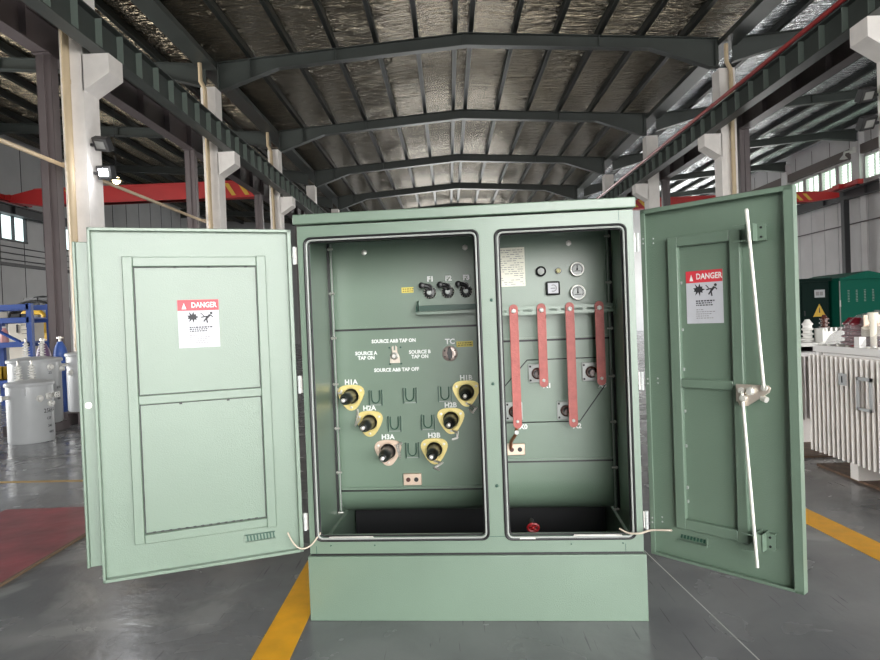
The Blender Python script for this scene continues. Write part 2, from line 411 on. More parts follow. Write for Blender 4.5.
# downpipes
def downpipe(x, y, top, lab, r=.052):
    mb = MB(); mb.tube([(x, y, .0), (x, y, top - .75), (x, y, top - .65), (x - .1, y, top - .45), (x - .1, y, top)], r, PIPE, 14)
    for z in (1.2, 2.6, 4., 5.4, 6.6): mb.lathe([(r + .008, -.03), (r + .008, .03)], (x, y, z), (0, 0, 1), PIPE, 14)
    tag(mb.build('downpipe'), lab, 'pipe', 'rainwater pipes on the columns')
downpipe(-5.93, 10.150, 8.07, 'cream rainwater pipe on the nearest left column', .06)
downpipe(-5.93, 16.150, 8.07, 'cream rainwater pipe on the second left column')
downpipe(-5.93, 22.150, 8.07, 'cream rainwater pipe on the third left column')
downpipe(7.36, 16.400, 8.07, 'cream rainwater pipe on the right column behind the open door')

# steel columns beside them
def steelcol(x, y, ztop_, lab, grp):
    mb = MB(); w = .125
    mb.box(x - w, x + w, y - .09, y - .07, 0, ztop_, BROWNS); mb.box(x - w, x + w, y + .07, y + .09, 0, ztop_, BROWNS); mb.box(x - .01, x + .01, y - .11, y + .11, 0, ztop_, BROWNS)
    mb.box(x - w - .02, x + w + .02, y - .17, y + .17, ztop_ - .02, ztop_, BROWNS); mb.box(x - .2, x + .2, y - .2, y + .2, 0, .03, BROWNS)
    for s in (-1, 1): mb.box(x + s * w - .006, x + s * w + .006, y - .09, y + .09, 0, ztop_, BROWNS)
    tag(mb.build('steel_column'), lab, 'column', grp)
for k in range(6):
    steelcol(-6.6, 10.75 + 6 * k, 6.07, '%s brown steel column just outside the left row of concrete columns' % ORD[k], 'brown steel columns on the left')
    steelcol(7.87, 16.95 + 6 * (k - 1), 6.05, '%s brown steel column just outside the right row of concrete columns' % ORD[k], 'brown steel columns on the right')
for k in range(5):
    y = 22.8 + 6 * (k - 1)
    tag(MB().box(17.66, 17.9, y - .12, y + .12, 0, 6.0, DARKS).build('wall_post'), '%s dark steel post carrying the crane rail along the right wall' % ORD[k], 'post', 'posts along the right wall')

# crane girders
def girder(x, z0, z1, y0, y1, mt, st, w, step, lab, sides):
    t = thing('crane_girder', lab, 'girder', (x, y0, z0)); L = y1 - y0; h = z1 - z0
    MB().box(-w / 2, w / 2, 0, L, 0, .022, mt).box(-w / 2, w / 2, 0, L, h - .022, h, mt).box(-.008, .008, 0, L, .02, h - .02, mt).build('beam', t)
    MB().box(-.035, .035, 0, L, h, h + .06, BROWNS).build('rail', t)
    me = None; y = .3
    while y < L:
        if me is None:
            mb = MB()
            for s in sides: mb.box(min(s * .008, s * (w / 2 - .008)), max(s * .008, s * (w / 2 - .008)), -.006, .006, .022, h - .022, st)
            o = mb.build('stiffener', t); me = o.data
        else:
            o = bpy.data.objects.new('stiffener', me); COL.objects.link(o); o.parent = t
        o.location = (0, y, 0); y += step
    return t
girder(-5.42, 5.85, 6.37, 5.2, 46, STEEL, STIFF, .24, .66, 'dark green crane girder resting on the corbels of the left columns', (-1, 1))
girder(6.8, 5.85, 6.32, 5.2, 46, STEEL, STIFF, .24, .66, 'dark green crane girder below the red rail on the right columns', (-1, 1))
girder(-6.62, 6.08, 6.68, 4.6, 46, BROWNS, BROWNS, .26, 1.3, 'brown crane girder on the steel columns outside the left row', (-1, 1))
girder(7.9, 6.07, 6.6, 5, 46, BROWNS, BROWNS, .26, 1.3, 'brown crane girder on the steel columns outside the right row', (-1, 1))
girder(-16.5, 6.0, 6.35, 12, 46, DARKS, DARKS, .24, 3, 'near black crane girder along the left wall', (1,))
girder(17.8, 5.98, 6.4, 12, 46, DARKS, DARKS, .24, 3, 'near black crane girder along the right wall', (-1,))
o = MB().tube([(6.72, 5.5, 6.42), (6.72, 46, 6.42)], .045, mat('red_rail_paint', (.33, .02, .02), .4), 10).build('conductor_rail')
tag(o, 'red conductor rail running along the top of the right crane girder', 'rail')

# aisle cranes
def crane(x0, x1, y, z0, z1, taper, lab, stripes):
    t = thing('bridge_crane', lab, 'crane', (0, y, 0))
    s = 1 if taper > 0 else -1
    poly = [(x0, z0), (x1, z0), (x1, z1), (x0, z1)]
    if taper < 0: poly = [(x0, z1 - .22), (x0, z1 - .45), (x0 + 1.2, z0), (x1, z0), (x1, z1), (x0 + 1., z1)]
    if taper > 0: poly = [(x1, z1 - .1), (x1, z1 - .3), (x1 - 1.3, z0), (x0, z0), (x0, z1), (x1 - 1.0, z1)]
    MB().prism(poly, CRANER, lambda a, b, u: Vector((a, -.2 + .4 * u, b))).box(x0 + 1, x1 - 1, -.26, .26, z1 - .03, z1, CRANER).box(x0 + 1.3, x1 - 1.3, -.26, .26, z0, z0 + .03, CRANER).build('bridge_beam', t)
    for k, xs in enumerate(stripes):
        MB().prism([(xs, z0 + .08), (xs + .16, z0 + .08), (xs - .12, z1 - .08), (xs - .28, z1 - .08)], HAZ, lambda a, b, u: Vector((a, -.215 + .014 * u, b))).build('hazard_stripe', t)
    for xe, zr in ((-16.5, 6.41), (-6.62, 6.74)) if x0 < 0 else ((7.9, 6.66), (17.8, 6.46)):
        q = MB(); q.box(xe - .12, xe + .12, -1.3, 1.3, zr + .05, zr + .25, CRANER); xi = xe + (.3 if (xe < -10 or 0 < xe < 10) else -.3)
        q.box(min(xe, xi), max(xe, xi), -.25, .25, zr + .05, zr + .25, CRANER)
        for yy in (-1.1, 1.1): q.cyl((xe - .06, yy, zr + .1), (xe + .06, yy, zr + .1), .1, DARKS)
        q.build('end_carriage', t)
crane(-16.3, -6.85, 24., 6.22, 6.84, -1, 'red bridge crane spanning the left side bay', (-7.4, -7.9, -13.9))
crane(8.1, 17.55, 29., 5.98, 6.44, 1, 'red bridge crane spanning the right side bay', (8.5, 8.9, 9.3, 15.8, 16.2))

# lights on the columns
def floodlight(x, y, z, tilt, lit, lab, side=1):
    t = thing('floodlight', lab, 'lamp', (x, y, z))
    M = Matrix.Rotation(math.radians(tilt), 4, 'X') @ Matrix.Rotation(math.radians(-20 * side), 4, 'Z')
    MB().box(-.15, .15, -.05, .06, -.11, .11, BLACK, M).build('housing', t, bevel=.012)
    MB().box(-.09, .09, -.058, -.048, -.06, .06, LAMPON if lit else GLASSG, M).build('lamp_glass', t, label='glowing white glass' if lit else None)
    MB().box(-.03, .03, .04, .1, -.02, .02, BLACK).box(-.2 if side > 0 else .04, -.04 if side > 0 else .2, .0, .06, -.02, .02, BLACK).build('bracket', t)
floodlight(-5.47, 10.28, 4.42, 35, False, 'unlit black floodlight clamped high on the nearest left column')
floodlight(-5.47, 10.35, 3.98, 15, True, 'glaring white floodlight on the nearest left column, the lower of its two')
floodlight(6.87, 10.5, 4.75, 35, False, 'upper black floodlight on the nearest right column at the picture edge', -1)
floodlight(6.87, 10.5, 4.3, 35, False, 'lower black floodlight on the nearest right column at the picture edge', -1)
pl = bpy.data.lights.new('floodlight_beam', 'POINT'); pl.energy = 8; pl.color = (.95, .97, 1); pl.shadow_soft_size = .09
po = bpy.data.objects.new('floodlight_beam', pl); COL.objects.link(po); po.location = (-5.2, 9.8, 3.9)
t = thing('high_bay_lamp', 'small glowing warm lamp hanging in the left side bay', 'lamp', (-10.25, 20, 6.1))
MB().lathe([(.04, .3), (.07, .12), (.22, 0)], (0, 0, 0), (0, 0, 1), DARKS, 16, cap=False).cyl((0, 0, .3), (0, 0, 2.3), .01, DARKS, 6).build('shade', t)
MB().ball((0, 0, .03), .12, LAMPWARM).build('bulb', t)
# pipes along the left row and walls
cq = MB().tube([(-6.27, 6, 4.17), (-6.27, 26, 4.17)], .035, PIPE, 8)
for k in range(3): cq.box(-6.28, -6.068, 10.42 + 6 * k, 10.48 + 6 * k, 4.15, 4.19, PIPE)
tag(cq.build('conduit'), 'long beige pipe running level between the left steel and concrete columns', 'pipe')
mb = MB()
for z in (4.35, 4.6, 4.85): mb.tube([(-16.93, 12, z), (-16.93, 46, z)], .02, DARKS, 6)
tag(mb.build('wall_cable'), 'three thin dark cables strung along the left wall below the windows', 'cable')
tag(MB().tube([(18.2, 12, 4.95), (18.2, 46, 4.95)], .03, BROWNS, 6).build('wall_conduit'), 'thin conduit running along the right wall above the green kiosks', 'pipe')

# floor paint and mat
def strip(p0, p1, w, mt, lab, name='floor_line', h=.002):
    p0 = Vector(p0); p1 = Vector(p1); d = (p1 - p0).normalized(); n = Vector((-d.y, d.x)) * w / 2
    mb = MB(); mb.prism([(p0 + n)[:], (p1 + n)[:], (p1 - n)[:], (p0 - n)[:]], mt, lambda a, b, u: Vector((a, b, h * u)))
    return tag(mb.build(name), lab, 'floor line')
strip((-.79, 1.2), (-.86, 14), .163, YLINE, 'orange yellow line painted on the floor left of the cabinet, running under it')
strip((2.42, 2.5), (2.26, 5.0), .19, YLINE, 'orange yellow line painted on the floor to the right of the open right door')
strip((-9, 6.32), (-1.6, 5.83), .06, YLINE2, 'thin worn yellow line crossing the floor behind the left door')
mb = MB(); mb.box(-3.58, -2.56, 2.2, 5.02, .001, .012, MATRED); o = mb.build('floor_mat', bevel=.003)
o.rotation_euler = (0, 0, 0); tag(o, 'dark red scuffed mat lying on the floor at the left edge', 'mat')
mb = MB().box(-2.562, -2.54, 2.2, 5.02, .001, .014, MATEDGE); mb.build('edging', o, label='tan worn edge strip')

# ================================================================== transformer cabinet
X0, Y0, TH = -.7025, 2.9690, .069894
W = 1.5508
CAB = thing('transformer_cabinet', 'large green steel transformer cabinet with both doors open, standing mid floor', 'transformer', (X0, Y0, 0), -TH)
BK = .57
# plinth
MB().box(0, W, 0, .03, 0, .303, GREEN).box(0, .03, .03, 1.3, 0, .303, GREEN).box(W - .03, W, .03, 1.3, 0, .303, GREEN).box(.03, W - .03, 1.27, 1.3, 0, .303, GREEN).build('plinth', CAB, bevel=.003)
# shell: front frame, sides, back
FB, FT = .314, 1.846
f = MB(); U0, U1 = .010, 1.541
LO = (.047, .844, .380, 1.784); RO = (.931, 1.502, .378, 1.778)
f.box(U0, LO[0], .008, .05, FB, FT, GREEN); f.box(LO[1], RO[0], .008, .05, FB, FT, GREEN); f.box(RO[1], U1, .008, .05, FB, FT, GREEN)
f.box(LO[0], LO[1], .008, .05, LO[3], FT, GREEN); f.box(RO[0], RO[1], .008, .05, RO[3], FT, GREEN)
f.box(LO[0], LO[1], .008, .05, FB, LO[2], GREEN); f.box(RO[0], RO[1], .008, .05, FB, RO[2], GREEN)
f.build('front_frame', CAB)
sh = MB(); sh.box(U0, U0 + .012, .05, 1.29, FB, FT, GREEN); sh.box(U1 - .012, U1, .05, 1.29, FB, FT, GREEN); sh.box(U0, U1, 1.28, 1.292, FB, FT, GREEN)
sh.box(U0 + .012, U1 - .012, .05, 1.28, FT - .012, FT, GREEN)
sh.build('side_shell', CAB)
g = MB().box(.012, W - .012, .014, .03, .303, .314, BLACK); g.build('seam', CAB, label='dark joint between body and plinth')
# thin weld seams on front
f = MB()
f.box(LO[1] + .004, RO[0] - .006, .0065, .0085, .387, .389, TRAY); f.box(1.46, 1.462, .0065, .0085, FB, .35, TRAY); f.box(.04, .042, .0065, .0085, FB, .35, TRAY)
f.box(1.478, 1.48, .0065, .0085, 1.8, FT, TRAY)
f.build('weld_seam', CAB)
# lid
lid = MB(); lid.prism([(-.012, 1.853), (-.012, 1.899), (.7, 1.935), (1.34, 1.90), (1.34, 1.853)], GREEN, lambda a, b, u: Vector((-.004 + (W + .004) * u, a, b)))
lid.build('lid', CAB, bevel=.004)
# bolts on the mullion and frame
for (u, z) in ((.893, 1.087), (.9, 1.469), (.893, .62)):
    MB().lathe([(.008, 0), (.006, .006), (.001, .007)], (u, .008, z), (0, -1, 0), TRAY, 10).build('mullion_bolt', CAB)
# divider, tank wall (its lower edge bends back under the tank)
def tank_wall(a, b):
    prof = [(BK, FT - .014)] + [(BK + .2 - .2 * math.cos(t), .5 - .2 * math.sin(t)) for t in [PI / 2 * k / 10 for k in range(11)]]
    prof += [(BK + .3, .30), (BK + .3, .312)] + [(BK + .2 - .188 * math.cos(t), .5 - .188 * math.sin(t)) for t in [PI / 2 * k / 10 for k in range(10, -1, -1)]] + [(BK + .012, FT - .014)]
    MB().prism(prof, GREEN, lambda p, q_, u: Vector((a + (b - a) * u, p, q_))).build('tank_wall', CAB)
MB().box(.872, .884, .05, BK, FB, FT - .014, GREEN).build('divider', CAB)
tank_wall(U0 + .012, .872)
tank_wall(.884, U1 - .012)
MB().box(U0 + .02, U1 - .02, BK + .3, 1.27, .30, .312, DARKS).build('tank_floor', CAB)
MB().box(U0 + .03, U1 - .03, BK + .28, BK + .29, .0, .31, BLACK).build('void_shade_panel', CAB)  # black panel paints the darkness of the void under the tank
MB().box(.032, W - .032, .032, BK + .28, .001, .012, BLACK).build('void_shade_sheet', CAB, label='black sheet standing in for the shade in the open base')  # base is open; black sheet put in for the shade inside it
# gasket rings
def rr(u0, u1, z0, z1, r, y):
    pts = []
    for cx, cz, a0 in ((u1 - r, z1 - r, 0), (u0 + r, z1 - r, 90), (u0 + r, z0 + r, 180), (u1 - r, z0 + r, 270)):
        for k in range(7):
            a = math.radians(a0 + 15 * k); pts.append((cx + r * math.cos(a), y, cz + r * math.sin(a)))
    return pts
for (a, b, c, d) in (LO, RO):
    q = MB(); q.tube(rr(a - .004, b + .004, c - .004, d + .004, .028, .006), .0065, BLACK, 8, True); q.build('gasket', CAB, label='black rubber gasket around the opening')
    q = MB(); q.tube(rr(a + .006, b - .006, c + .006, d - .006, .024, .002), .0045, TRIM, 8, True); q.build('opening_lip', CAB, label='pale metal lip inside the gasket')
    q = MB(); q.tube(rr(a + .013, b - .013, c + .013, d - .013, .02, .02), .004, BLACK, 8, True); q.build('inner_gasket', CAB)
    # the sheet lip behind
    q = MB(); q.box(a - .01, a + .012, .03, .05, c, d, GREEN); q.box(b - .012, b + .01, .03, .05, c, d, GREEN); q.box(a, b, .03, .05, c - .01, c + .012, GREEN); q.box(a, b, .03, .05, d - .012, d + .01, GREEN); q.build('return_flange', CAB)

# panel seams inside
def seam(u0, u1, z):
    q = MB(); q.box(u0, u1, BK - .012, BK, z + .004, z + .014, GREEN); q.box(u0, u1, BK - .006, BK, z - .007, z + .004, BLACK)
    q.build('wall_rib', CAB)
seam(.022, .872, 1.351); seam(.022, .872, .461); seam(.884, 1.529, 1.259); seam(.884, 1.529, .604)
def corner(u, s):
    q = MB(); y = .5
    a, b = sorted((u, u + s * .018)); q.box(a, b, y, y + .004, .36, 1.82, GREEN)
    a, b = sorted((u, u + s * .012)); q.box(a, b, y - .012, y + .001, .36, 1.82, BLACK)
    a, b = sorted((u + s * .018, u + s * .021)); q.box(a, b, y - .002, y + .012, .36, 1.82, TRIM)
    q.build('corner_angle', CAB)
    for z in (1.79, 1.55, 1.31, 1.06, .82, .58, .36):
        q = MB(); q.cyl((u + s * .004, y - .012, z), (u + s * .034, y - .012, z), .0055, ZINC, 8); q.lathe([(.009, 0), (.009, .006)], (u + s * .008, y - .012, z), (s, 0, 0), ZINC, 6)
        q.build('corner_bolt', CAB)
corner(.022, 1); corner(1.529, -1)

NF = BK - .0012
def wtext(t, u, z, size, bold=.0, sx=1., mt=None, name='lettering', align='CENTER'):
    mb = MB(); add_text(mb, t, size, (u, NF, z), (1, 0, 0), (0, 0, 1), mt or WHITE, align, bold + .0006, sx)
    mb.build(name, CAB, label='white stencilled "%s"' % t.replace('\n', ' '))
wtext('SOURCE A&B TAP ON', .355, 1.281, .027, .0006, .92)
wtext('SOURCE A\nTAP ON', .199, 1.205, .027, .0006, .95)
wtext('SOURCE B\nTAP ON', .497, 1.203, .027, .0006, .95)
wtext('SOURCE A&B TAP OFF', .365, 1.122, .027, .0006, .92)
wtext('TC', .665, 1.266, .04, .0008)
for n_, u in (('F1', .567), ('F2', .665), ('F3', .763)): wtext(n_, u + .004, 1.611, .038, .0014)

def screw(u, z, r=.016):
    q = MB(); q.lathe([(r, 0), (r, .006), (r * .6, .008), (r * .6, .018), (.001, .02)], (u, BK, z), (0, -1, 0), ZINC, 6); q.build('wall_bolt', CAB)
screw(.21, 1.774); screw(.766, 1.775); screw(1.321, 1.772)

# yellow labels
def ylabel(u, z, w, h):
    q = MB(); q.box(u - w / 2, u + w / 2, BK - .003, BK, z - h / 2, z + h / 2, YLAB)
    for k in range(2):
        x = u - w * .4
        while x < u + w * .38:
            l = random.uniform(.006, .014); q.box(x, x + l, BK - .0036, BK - .003, z + h * (.12 - .38 * k), z + h * (.26 - .38 * k), INK); x += l + .004
    q.build('warning_label', CAB, label='small yellow label')
ylabel(.443, 1.557, .066, .03); ylabel(.745, 1.251, .09, .03)

# fuse holders
for u in (.566, .665, .763):
    z = 1.538; q = MB()
    q.lathe([(.034, 0), (.034, .012), (.03, .014), (.03, .024), (.026, .026)], (u, BK, z), (0, -1, 0), EPOXY, 24)
    for k in range(14):
        a = 2 * PI * k / 14; q.ball((u + .03 * math.cos(a), BK - .024, z + .03 * math.sin(a)), .0038, ZINC, 6)
    fh = q.build('fuse_holder', CAB)
    q = MB(); q.lathe([(.013, .02), (.013, .045), (.008, .048)], (u, BK, z), (0, -1, 0), SILVER, 18); q.build('centre_cap', fh, label='pale round cap')
    q = MB(); q.tube([(u + .006, BK - .045, z + .012), (u + .002, BK - .05, z + .028), (u - .016, BK - .056, z + .036), (u - .034, BK - .06, z + .038)], .0125, EPOXY, 10)
    q.lathe([(.017, 0), (.017, .03), (.008, .034)], (u - .037, BK - .045, z + .037), (0, -1, 0), EPOXY, 14); q.lathe([(.018, 0), (.018, .02)], (u, BK - .035, z + .028), (0, -1, 0), EPOXY, 14)
    q.build('pull_handle', fh, label='black pull handle pointing up and left')
# drip tray
q = MB(); q.box(.5, .822, BK - .1, BK, 1.432, 1.438, TRAY); q.box(.5, .822, BK - .1, BK - .094, 1.418, 1.438, GREEN)
q.box(.5, .822, BK - .004, BK - .001, 1.438, 1.468, TRAY)
q.prism([(0, 1.432), (-.1, 1.432), (-.09, 1.46), (-.03, 1.492), (0, 1.497)], TRAY, lambda a, b, u: Vector((.497 + .006 * u, BK + a, b)))
q.prism([(0, 1.432), (-.1, 1.432), (-.09, 1.46), (-.03, 1.492), (0, 1.497)], TRAY, lambda a, b, u: Vector((.819 + .006 * u, BK + a, b)))
q.build('drip_tray', CAB, label='dark green drip tray below the fuse holders', bevel=.001)

# selector switch
q = MB(); q.prism([(-.028, -.04), (.028, -.04), (.026, -.005), (.014, .022), (.014, .048), (.004, .056), (.004, .03), (-.006, .03), (-.006, .056), (-.016, .048), (-.014, .02), (-.026, -.005)], LATCH, lambda a, b, u: Vector((.36 + a, BK - .006 - .008 * u, 1.2 + b)))
q.lathe([(.02, .01), (.02, .03), (.012, .034), (.012, .05), (.001, .05)], (.36, BK, 1.2), (0, -1, 0), ZINC, 16); sw = q.build('selector_switch', CAB, label='metal selector handle', bevel=.001)
for du, dz in ((-.03, .045), (.032, .045), (-.03, -.045), (.032, -.045)):
    MB().lathe([(.006, 0), (.005, .006)], (.36 + du, BK, 1.2 + dz), (0, -1, 0), TRAY, 8).build('stop_pin', sw)
# tap changer
q = MB(); q.lathe([(.042, 0), (.042, .008), (.036, .012), (.02, .012), (.018, .03)], (.663, BK, 1.202), (0, -1, 0), DISCP, 28)
for k in range(6):
    a = PI / 6 + k * PI / 3; q.lathe([(.005, 0), (.004, .005)], (.663 + .032 * math.cos(a), BK - .011, 1.202 + .032 * math.sin(a)), (0, -1, 0), INK, 6)
tcg = q.build('tap_changer', CAB, label='round metal tap changer dial')
q = MB(); q.prism([(-.004, -.035), (.012, -.02), (.016, .0), (.008, .03), (-.006, .034), (-.014, .004)], EPOXY, lambda a, b, u: Vector((.663 + a, BK - .03 - .014 * u, 1.202 + b))); q.build('pointer_knob', tcg, bevel=.002)

# high voltage bushings
def tri_outline(R, n=36, flat=.18):
    pts = []
    for i in range(n):
        a = 2 * PI * i / n; k = math.cos(3 * (a + PI / 2)); r = R * (1 + flat * k * (.9 if k > 0 else .55)); pts.append((r * math.cos(a), r * math.sin(a)))
    return pts
def chain(pts, mt, parent, n):
    q = MB()
    for i in range(n):
        t = i / (n - 1); k = t * (len(pts) - 1); j = min(int(k), len(pts) - 2); p = Vector(pts[j]).lerp(Vector(pts[j + 1]), k - j)
        d = (Vector(pts[j + 1]) - Vector(pts[j])).normalized(); e = Vector((d.z, 0, -d.x)) if i % 2 else Vector((0, 1, 0))
        ring = [p + d * .008 * math.cos(w) + e * .0045 * math.sin(w) for w in [2 * PI * m / 8 for m in range(8)]]
        q.tube(ring, .0017, mt, 5, True)
    return q.build('chain', parent)
HB = [('H1A', .108, .985, 0), ('H2A', .205, .838, 1), ('H3A', .302, .676, 2), ('H1B', .745, .99, 3), ('H2B', .655, .843, 4), ('H3B', .558, .679, 5)]
for nm, u, z, i in HB:
    RM = PINKZ if nm == 'H3A' else BRASS
    q = MB(); out = tri_outline(.069); n = len(out)
    inn = [(.043 * math.cos(2 * PI * k / n), .043 * math.sin(2 * PI * k / n)) for k in range(n)]
    vs = []
    for y in (BK - .003, BK - .014):
        vs += [(u + a, y, z + b) for a, b in out] + [(u + a, y, z + b) for a, b in inn]
    fs = []
    for k in range(n):
        j = (k + 1) % n
        fs += [(k, j, n + j, n + k), (2 * n + k, 3 * n + k, 3 * n + j, 2 * n + j), (k, 2 * n + k, 2 * n + j, j), (n + k, n + j, 3 * n + j, 3 * n + k)]
    q.add(vs, fs, RM)
    q.lathe([(.05, .012), (.05, .02), (.047, .023), (.0445, .023), (.0445, .01)], (u, BK, z), (0, -1, 0), RM, 28, cap=False)
    for a in (-90, 30, 150):
        ar = math.radians(a); q.lathe([(.008, .012), (.007, .02), (.001, .021)], (u + .062 * math.cos(ar), BK, z + .062 * math.sin(ar)), (0, -1, 0), ZINC, 6)
    bw = q.build('bushing_flange', CAB, label=('pinkish' if nm == 'H3A' else 'yellow') + ' clamp ring of bushing %s' % nm)
    q = MB(); q.lathe([(.041, .002), (.041, .0145), (.034, .03), (.033, .10), (.03, .15), (.022, .165), (.018, .19), (.010, .195)], (u, BK, z), (0, -1, 0), EPOXY, 24)
    bc = q.build('insulator_cone', bw, label='black cone')
    q = MB(); q.lathe([(.012, .19), (.012, .21), (.006, .214)], (u, BK, z), (0, -1, 0), ZINC, 12); q.build('stud_tip', bw, label='silver stud tip')
    wtext(nm, u, z + .076, .038, .0008)
    y = BK - .03
    P = {0: [(u - .05, y, z + .02), (u - .075, y, z + .022), (u - .095, y, z + .015), (u - .07, y, z + .04)],
         1: [(u - .05, y, z + .02), (u - .075, y, z - .01), (u - .06, y, z + .05), (u - .06, y, z + .07)],
         2: [(u + .05, y, z + .03), (u + .068, y, z - .03), (u + .06, y, z + .04), (u + .075, y, z + .045)],
         3: [(u + .01, y, z - .065), (u + .05, y, z - .085), (u + .03, y, z - .11), (u + .015, y, z - .095)],
         4: [(u + .01, y, z - .06), (u + .035, y, z - .07), (u + .03, y, z - .1), (u + .01, y, z - .105)],
         5: [(u + .005, y, z - .06), (u + .04, y, z - .07), (u + .0, y, z - .095), (u + .02, y, z - .105)]}[i]
    chain(P, ZINC, bw, 22)
# parking stand clips
for u, z in ((.244, .975), (.434, .982), (.627, .984), (.343, .828), (.528, .832), (.436, .68)):
    q = MB()
    for s in (-1, 1): q.box(u + s * .035 - .0015, u + s * .035 + .0015, BK - .02, BK, z - .045, z + .04, TRAY)
    pts = [(u - .022, BK - .01, z + .038)] + [(u + .022 * math.cos(a), BK - .012, z - .006 + .026 * math.sin(a)) for a in [PI + PI * k / 8 for k in range(9)]] + [(u + .022, BK - .01, z + .038)]
    q.tube(pts, .003, TRAY, 6); q.box(u - .035, u + .035, BK - .003, BK - .001, z - .045, z - .042, TRIM)
    q.build('parking_clip', CAB, label='thin dark green U shaped clip')
# grounding pads
def gpad(u, z, w, h, holes=True):
    q = MB(); q.box(u - w / 2, u + w / 2, BK - .02, BK, z - h / 2, z + h / 2, PINKZ); o = q.build('grounding_pad', CAB, label='pinkish metal pad with two holes', bevel=.004)
    for s in (-1, 1): MB().lathe([(.0125, 0), (.0125, .003)], (u + s * w * .22, BK - .0195, z), (0, -1, 0), mat('bore', (.07, .02, .015), .5) if s < 0 else o['_'] if False else BLACK, 14).build('bolt_hole', o)
gpad(.431, .519, .1, .064)

# ---- right compartment
q = MB(); q.box(.934, 1.085, BK - .004, BK, 1.552, 1.762, PLATE)
for r in range(17):
    z = 1.748 - r * .0115; x = .94
    while x < 1.075:
        l = random.uniform(.006, .03); 
        if random.random() < .7: q.box(x, min(x + l, 1.078), BK - .0046, BK - .004, z - .0018, z + .0014, INKG)
        x += l + .006
q.build('nameplate', CAB, label='pale metal data plate with rows of fine print')
q = MB(); q.box(.95, 1.064, .03, .034, 1.771, 1.777, ZINC); q.build('door_stay', CAB)
# gauges
q = MB(); q.lathe([(.028, 0), (.028, .02), (.02, .024), (.02, .02), (.001, .02)], (1.168, BK, 1.626), (0, -1, 0), EPOXY, 24)
gv = q.build('fill_plug', CAB, label='dark round plug with a greenish cap')
MB().lathe([(.021, .02), (.019, .03), (.008, .031)], (1.168, BK, 1.626), (0, -1, 0), TRIM, 6).build('cap', gv)
q = MB(); q.lathe([(.017, 0), (.017, .012)], (1.26, BK, 1.625), (0, -1, 0), EPOXY, 18); gv = q.build('relief_valve', CAB, label='small relief valve with cream button')
MB().lathe([(.013, .012), (.012, .03), (.001, .034)], (1.26, BK, 1.625), (0, -1, 0), mat('cream_button', (.72, .66, .36), .4), 16).build('button', gv)
def gauge(u, z, r, kind):
    q = MB(); q.lathe([(r, 0), (r, .04), (r * .93, .045), (r * .88, .045), (r * .88, .038)], (u, BK, z), (0, -1, 0), ZINC if kind else ZINC, 32, cap=False)
    q.lathe([(r * .88, .037), (.001, .037)], (u, BK, z), (0, -1, 0), SILVER, 32, cap=False)
    o = q.build('dial_gauge', CAB, label='round dial gauge'); q = MB()
    for k in range(17):
        a = math.radians(-30 + 240 * k / 16); c, s = math.cos(a), math.sin(a)
        q.prism([(-.0016, 0), (.0016, 0), (.0016, r * .2), (-.0016, r * .2)], INK, lambda p, w, t: Vector((u + c * (r * .6 + w) - s * p, BK - .0385 - .0008 * t, z + s * (r * .6 + w) + c * p)))
    q.box(u - .002, u + .002, BK - .041, BK - .04, z, z + r * .6, INK); q.box(u - r * .45, u + r * .45, BK - .0395, BK - .0385, z - r * .3, z - r * .22, INK)
    q.lathe([(.005, .04), (.004, .043)], (u, BK, z), (0, -1, 0), INK, 10); q.build('dial_scale', o)
gauge(1.357, 1.628, .037, 0); gauge(1.357, 1.505, .04, 1)
q = MB(); q.box(1.228 - .037, 1.228 + .037, BK - .035, BK, 1.533 - .037, 1.533 + .037, EPOXY); o = q.build('square_gauge', CAB, label='square gauge with black rim', bevel=.008)
q = MB(); q.box(1.228 - .027, 1.228 + .027, BK - .038, BK - .0345, 1.533 - .027, 1.533 + .027, PAPER)
pts = [(1.228 + .017 * math.cos(a), BK - .0385, 1.533 + .017 * math.sin(a)) for a in [math.radians(-120 + 24 * k) for k in range(11)]]; q.tube(pts, .0022, INKG, 5)
q.box(1.215, 1.24, BK - .039, BK - .038, 1.531, 1.534, INK); q.build('gauge_face', o)

# octagonal cover bead
oc = [(.9, .955), (1.078, 1.152), (1.482, 1.155), (1.488, 1.005), (1.349, .815), (.9, .814)]
q = MB(); q.tube([(a, BK - .001, b) for a, b in oc], .0032, BLACK, 6); q.build('cover_bead', CAB, label='thin dark bead outlining the bushing cover')
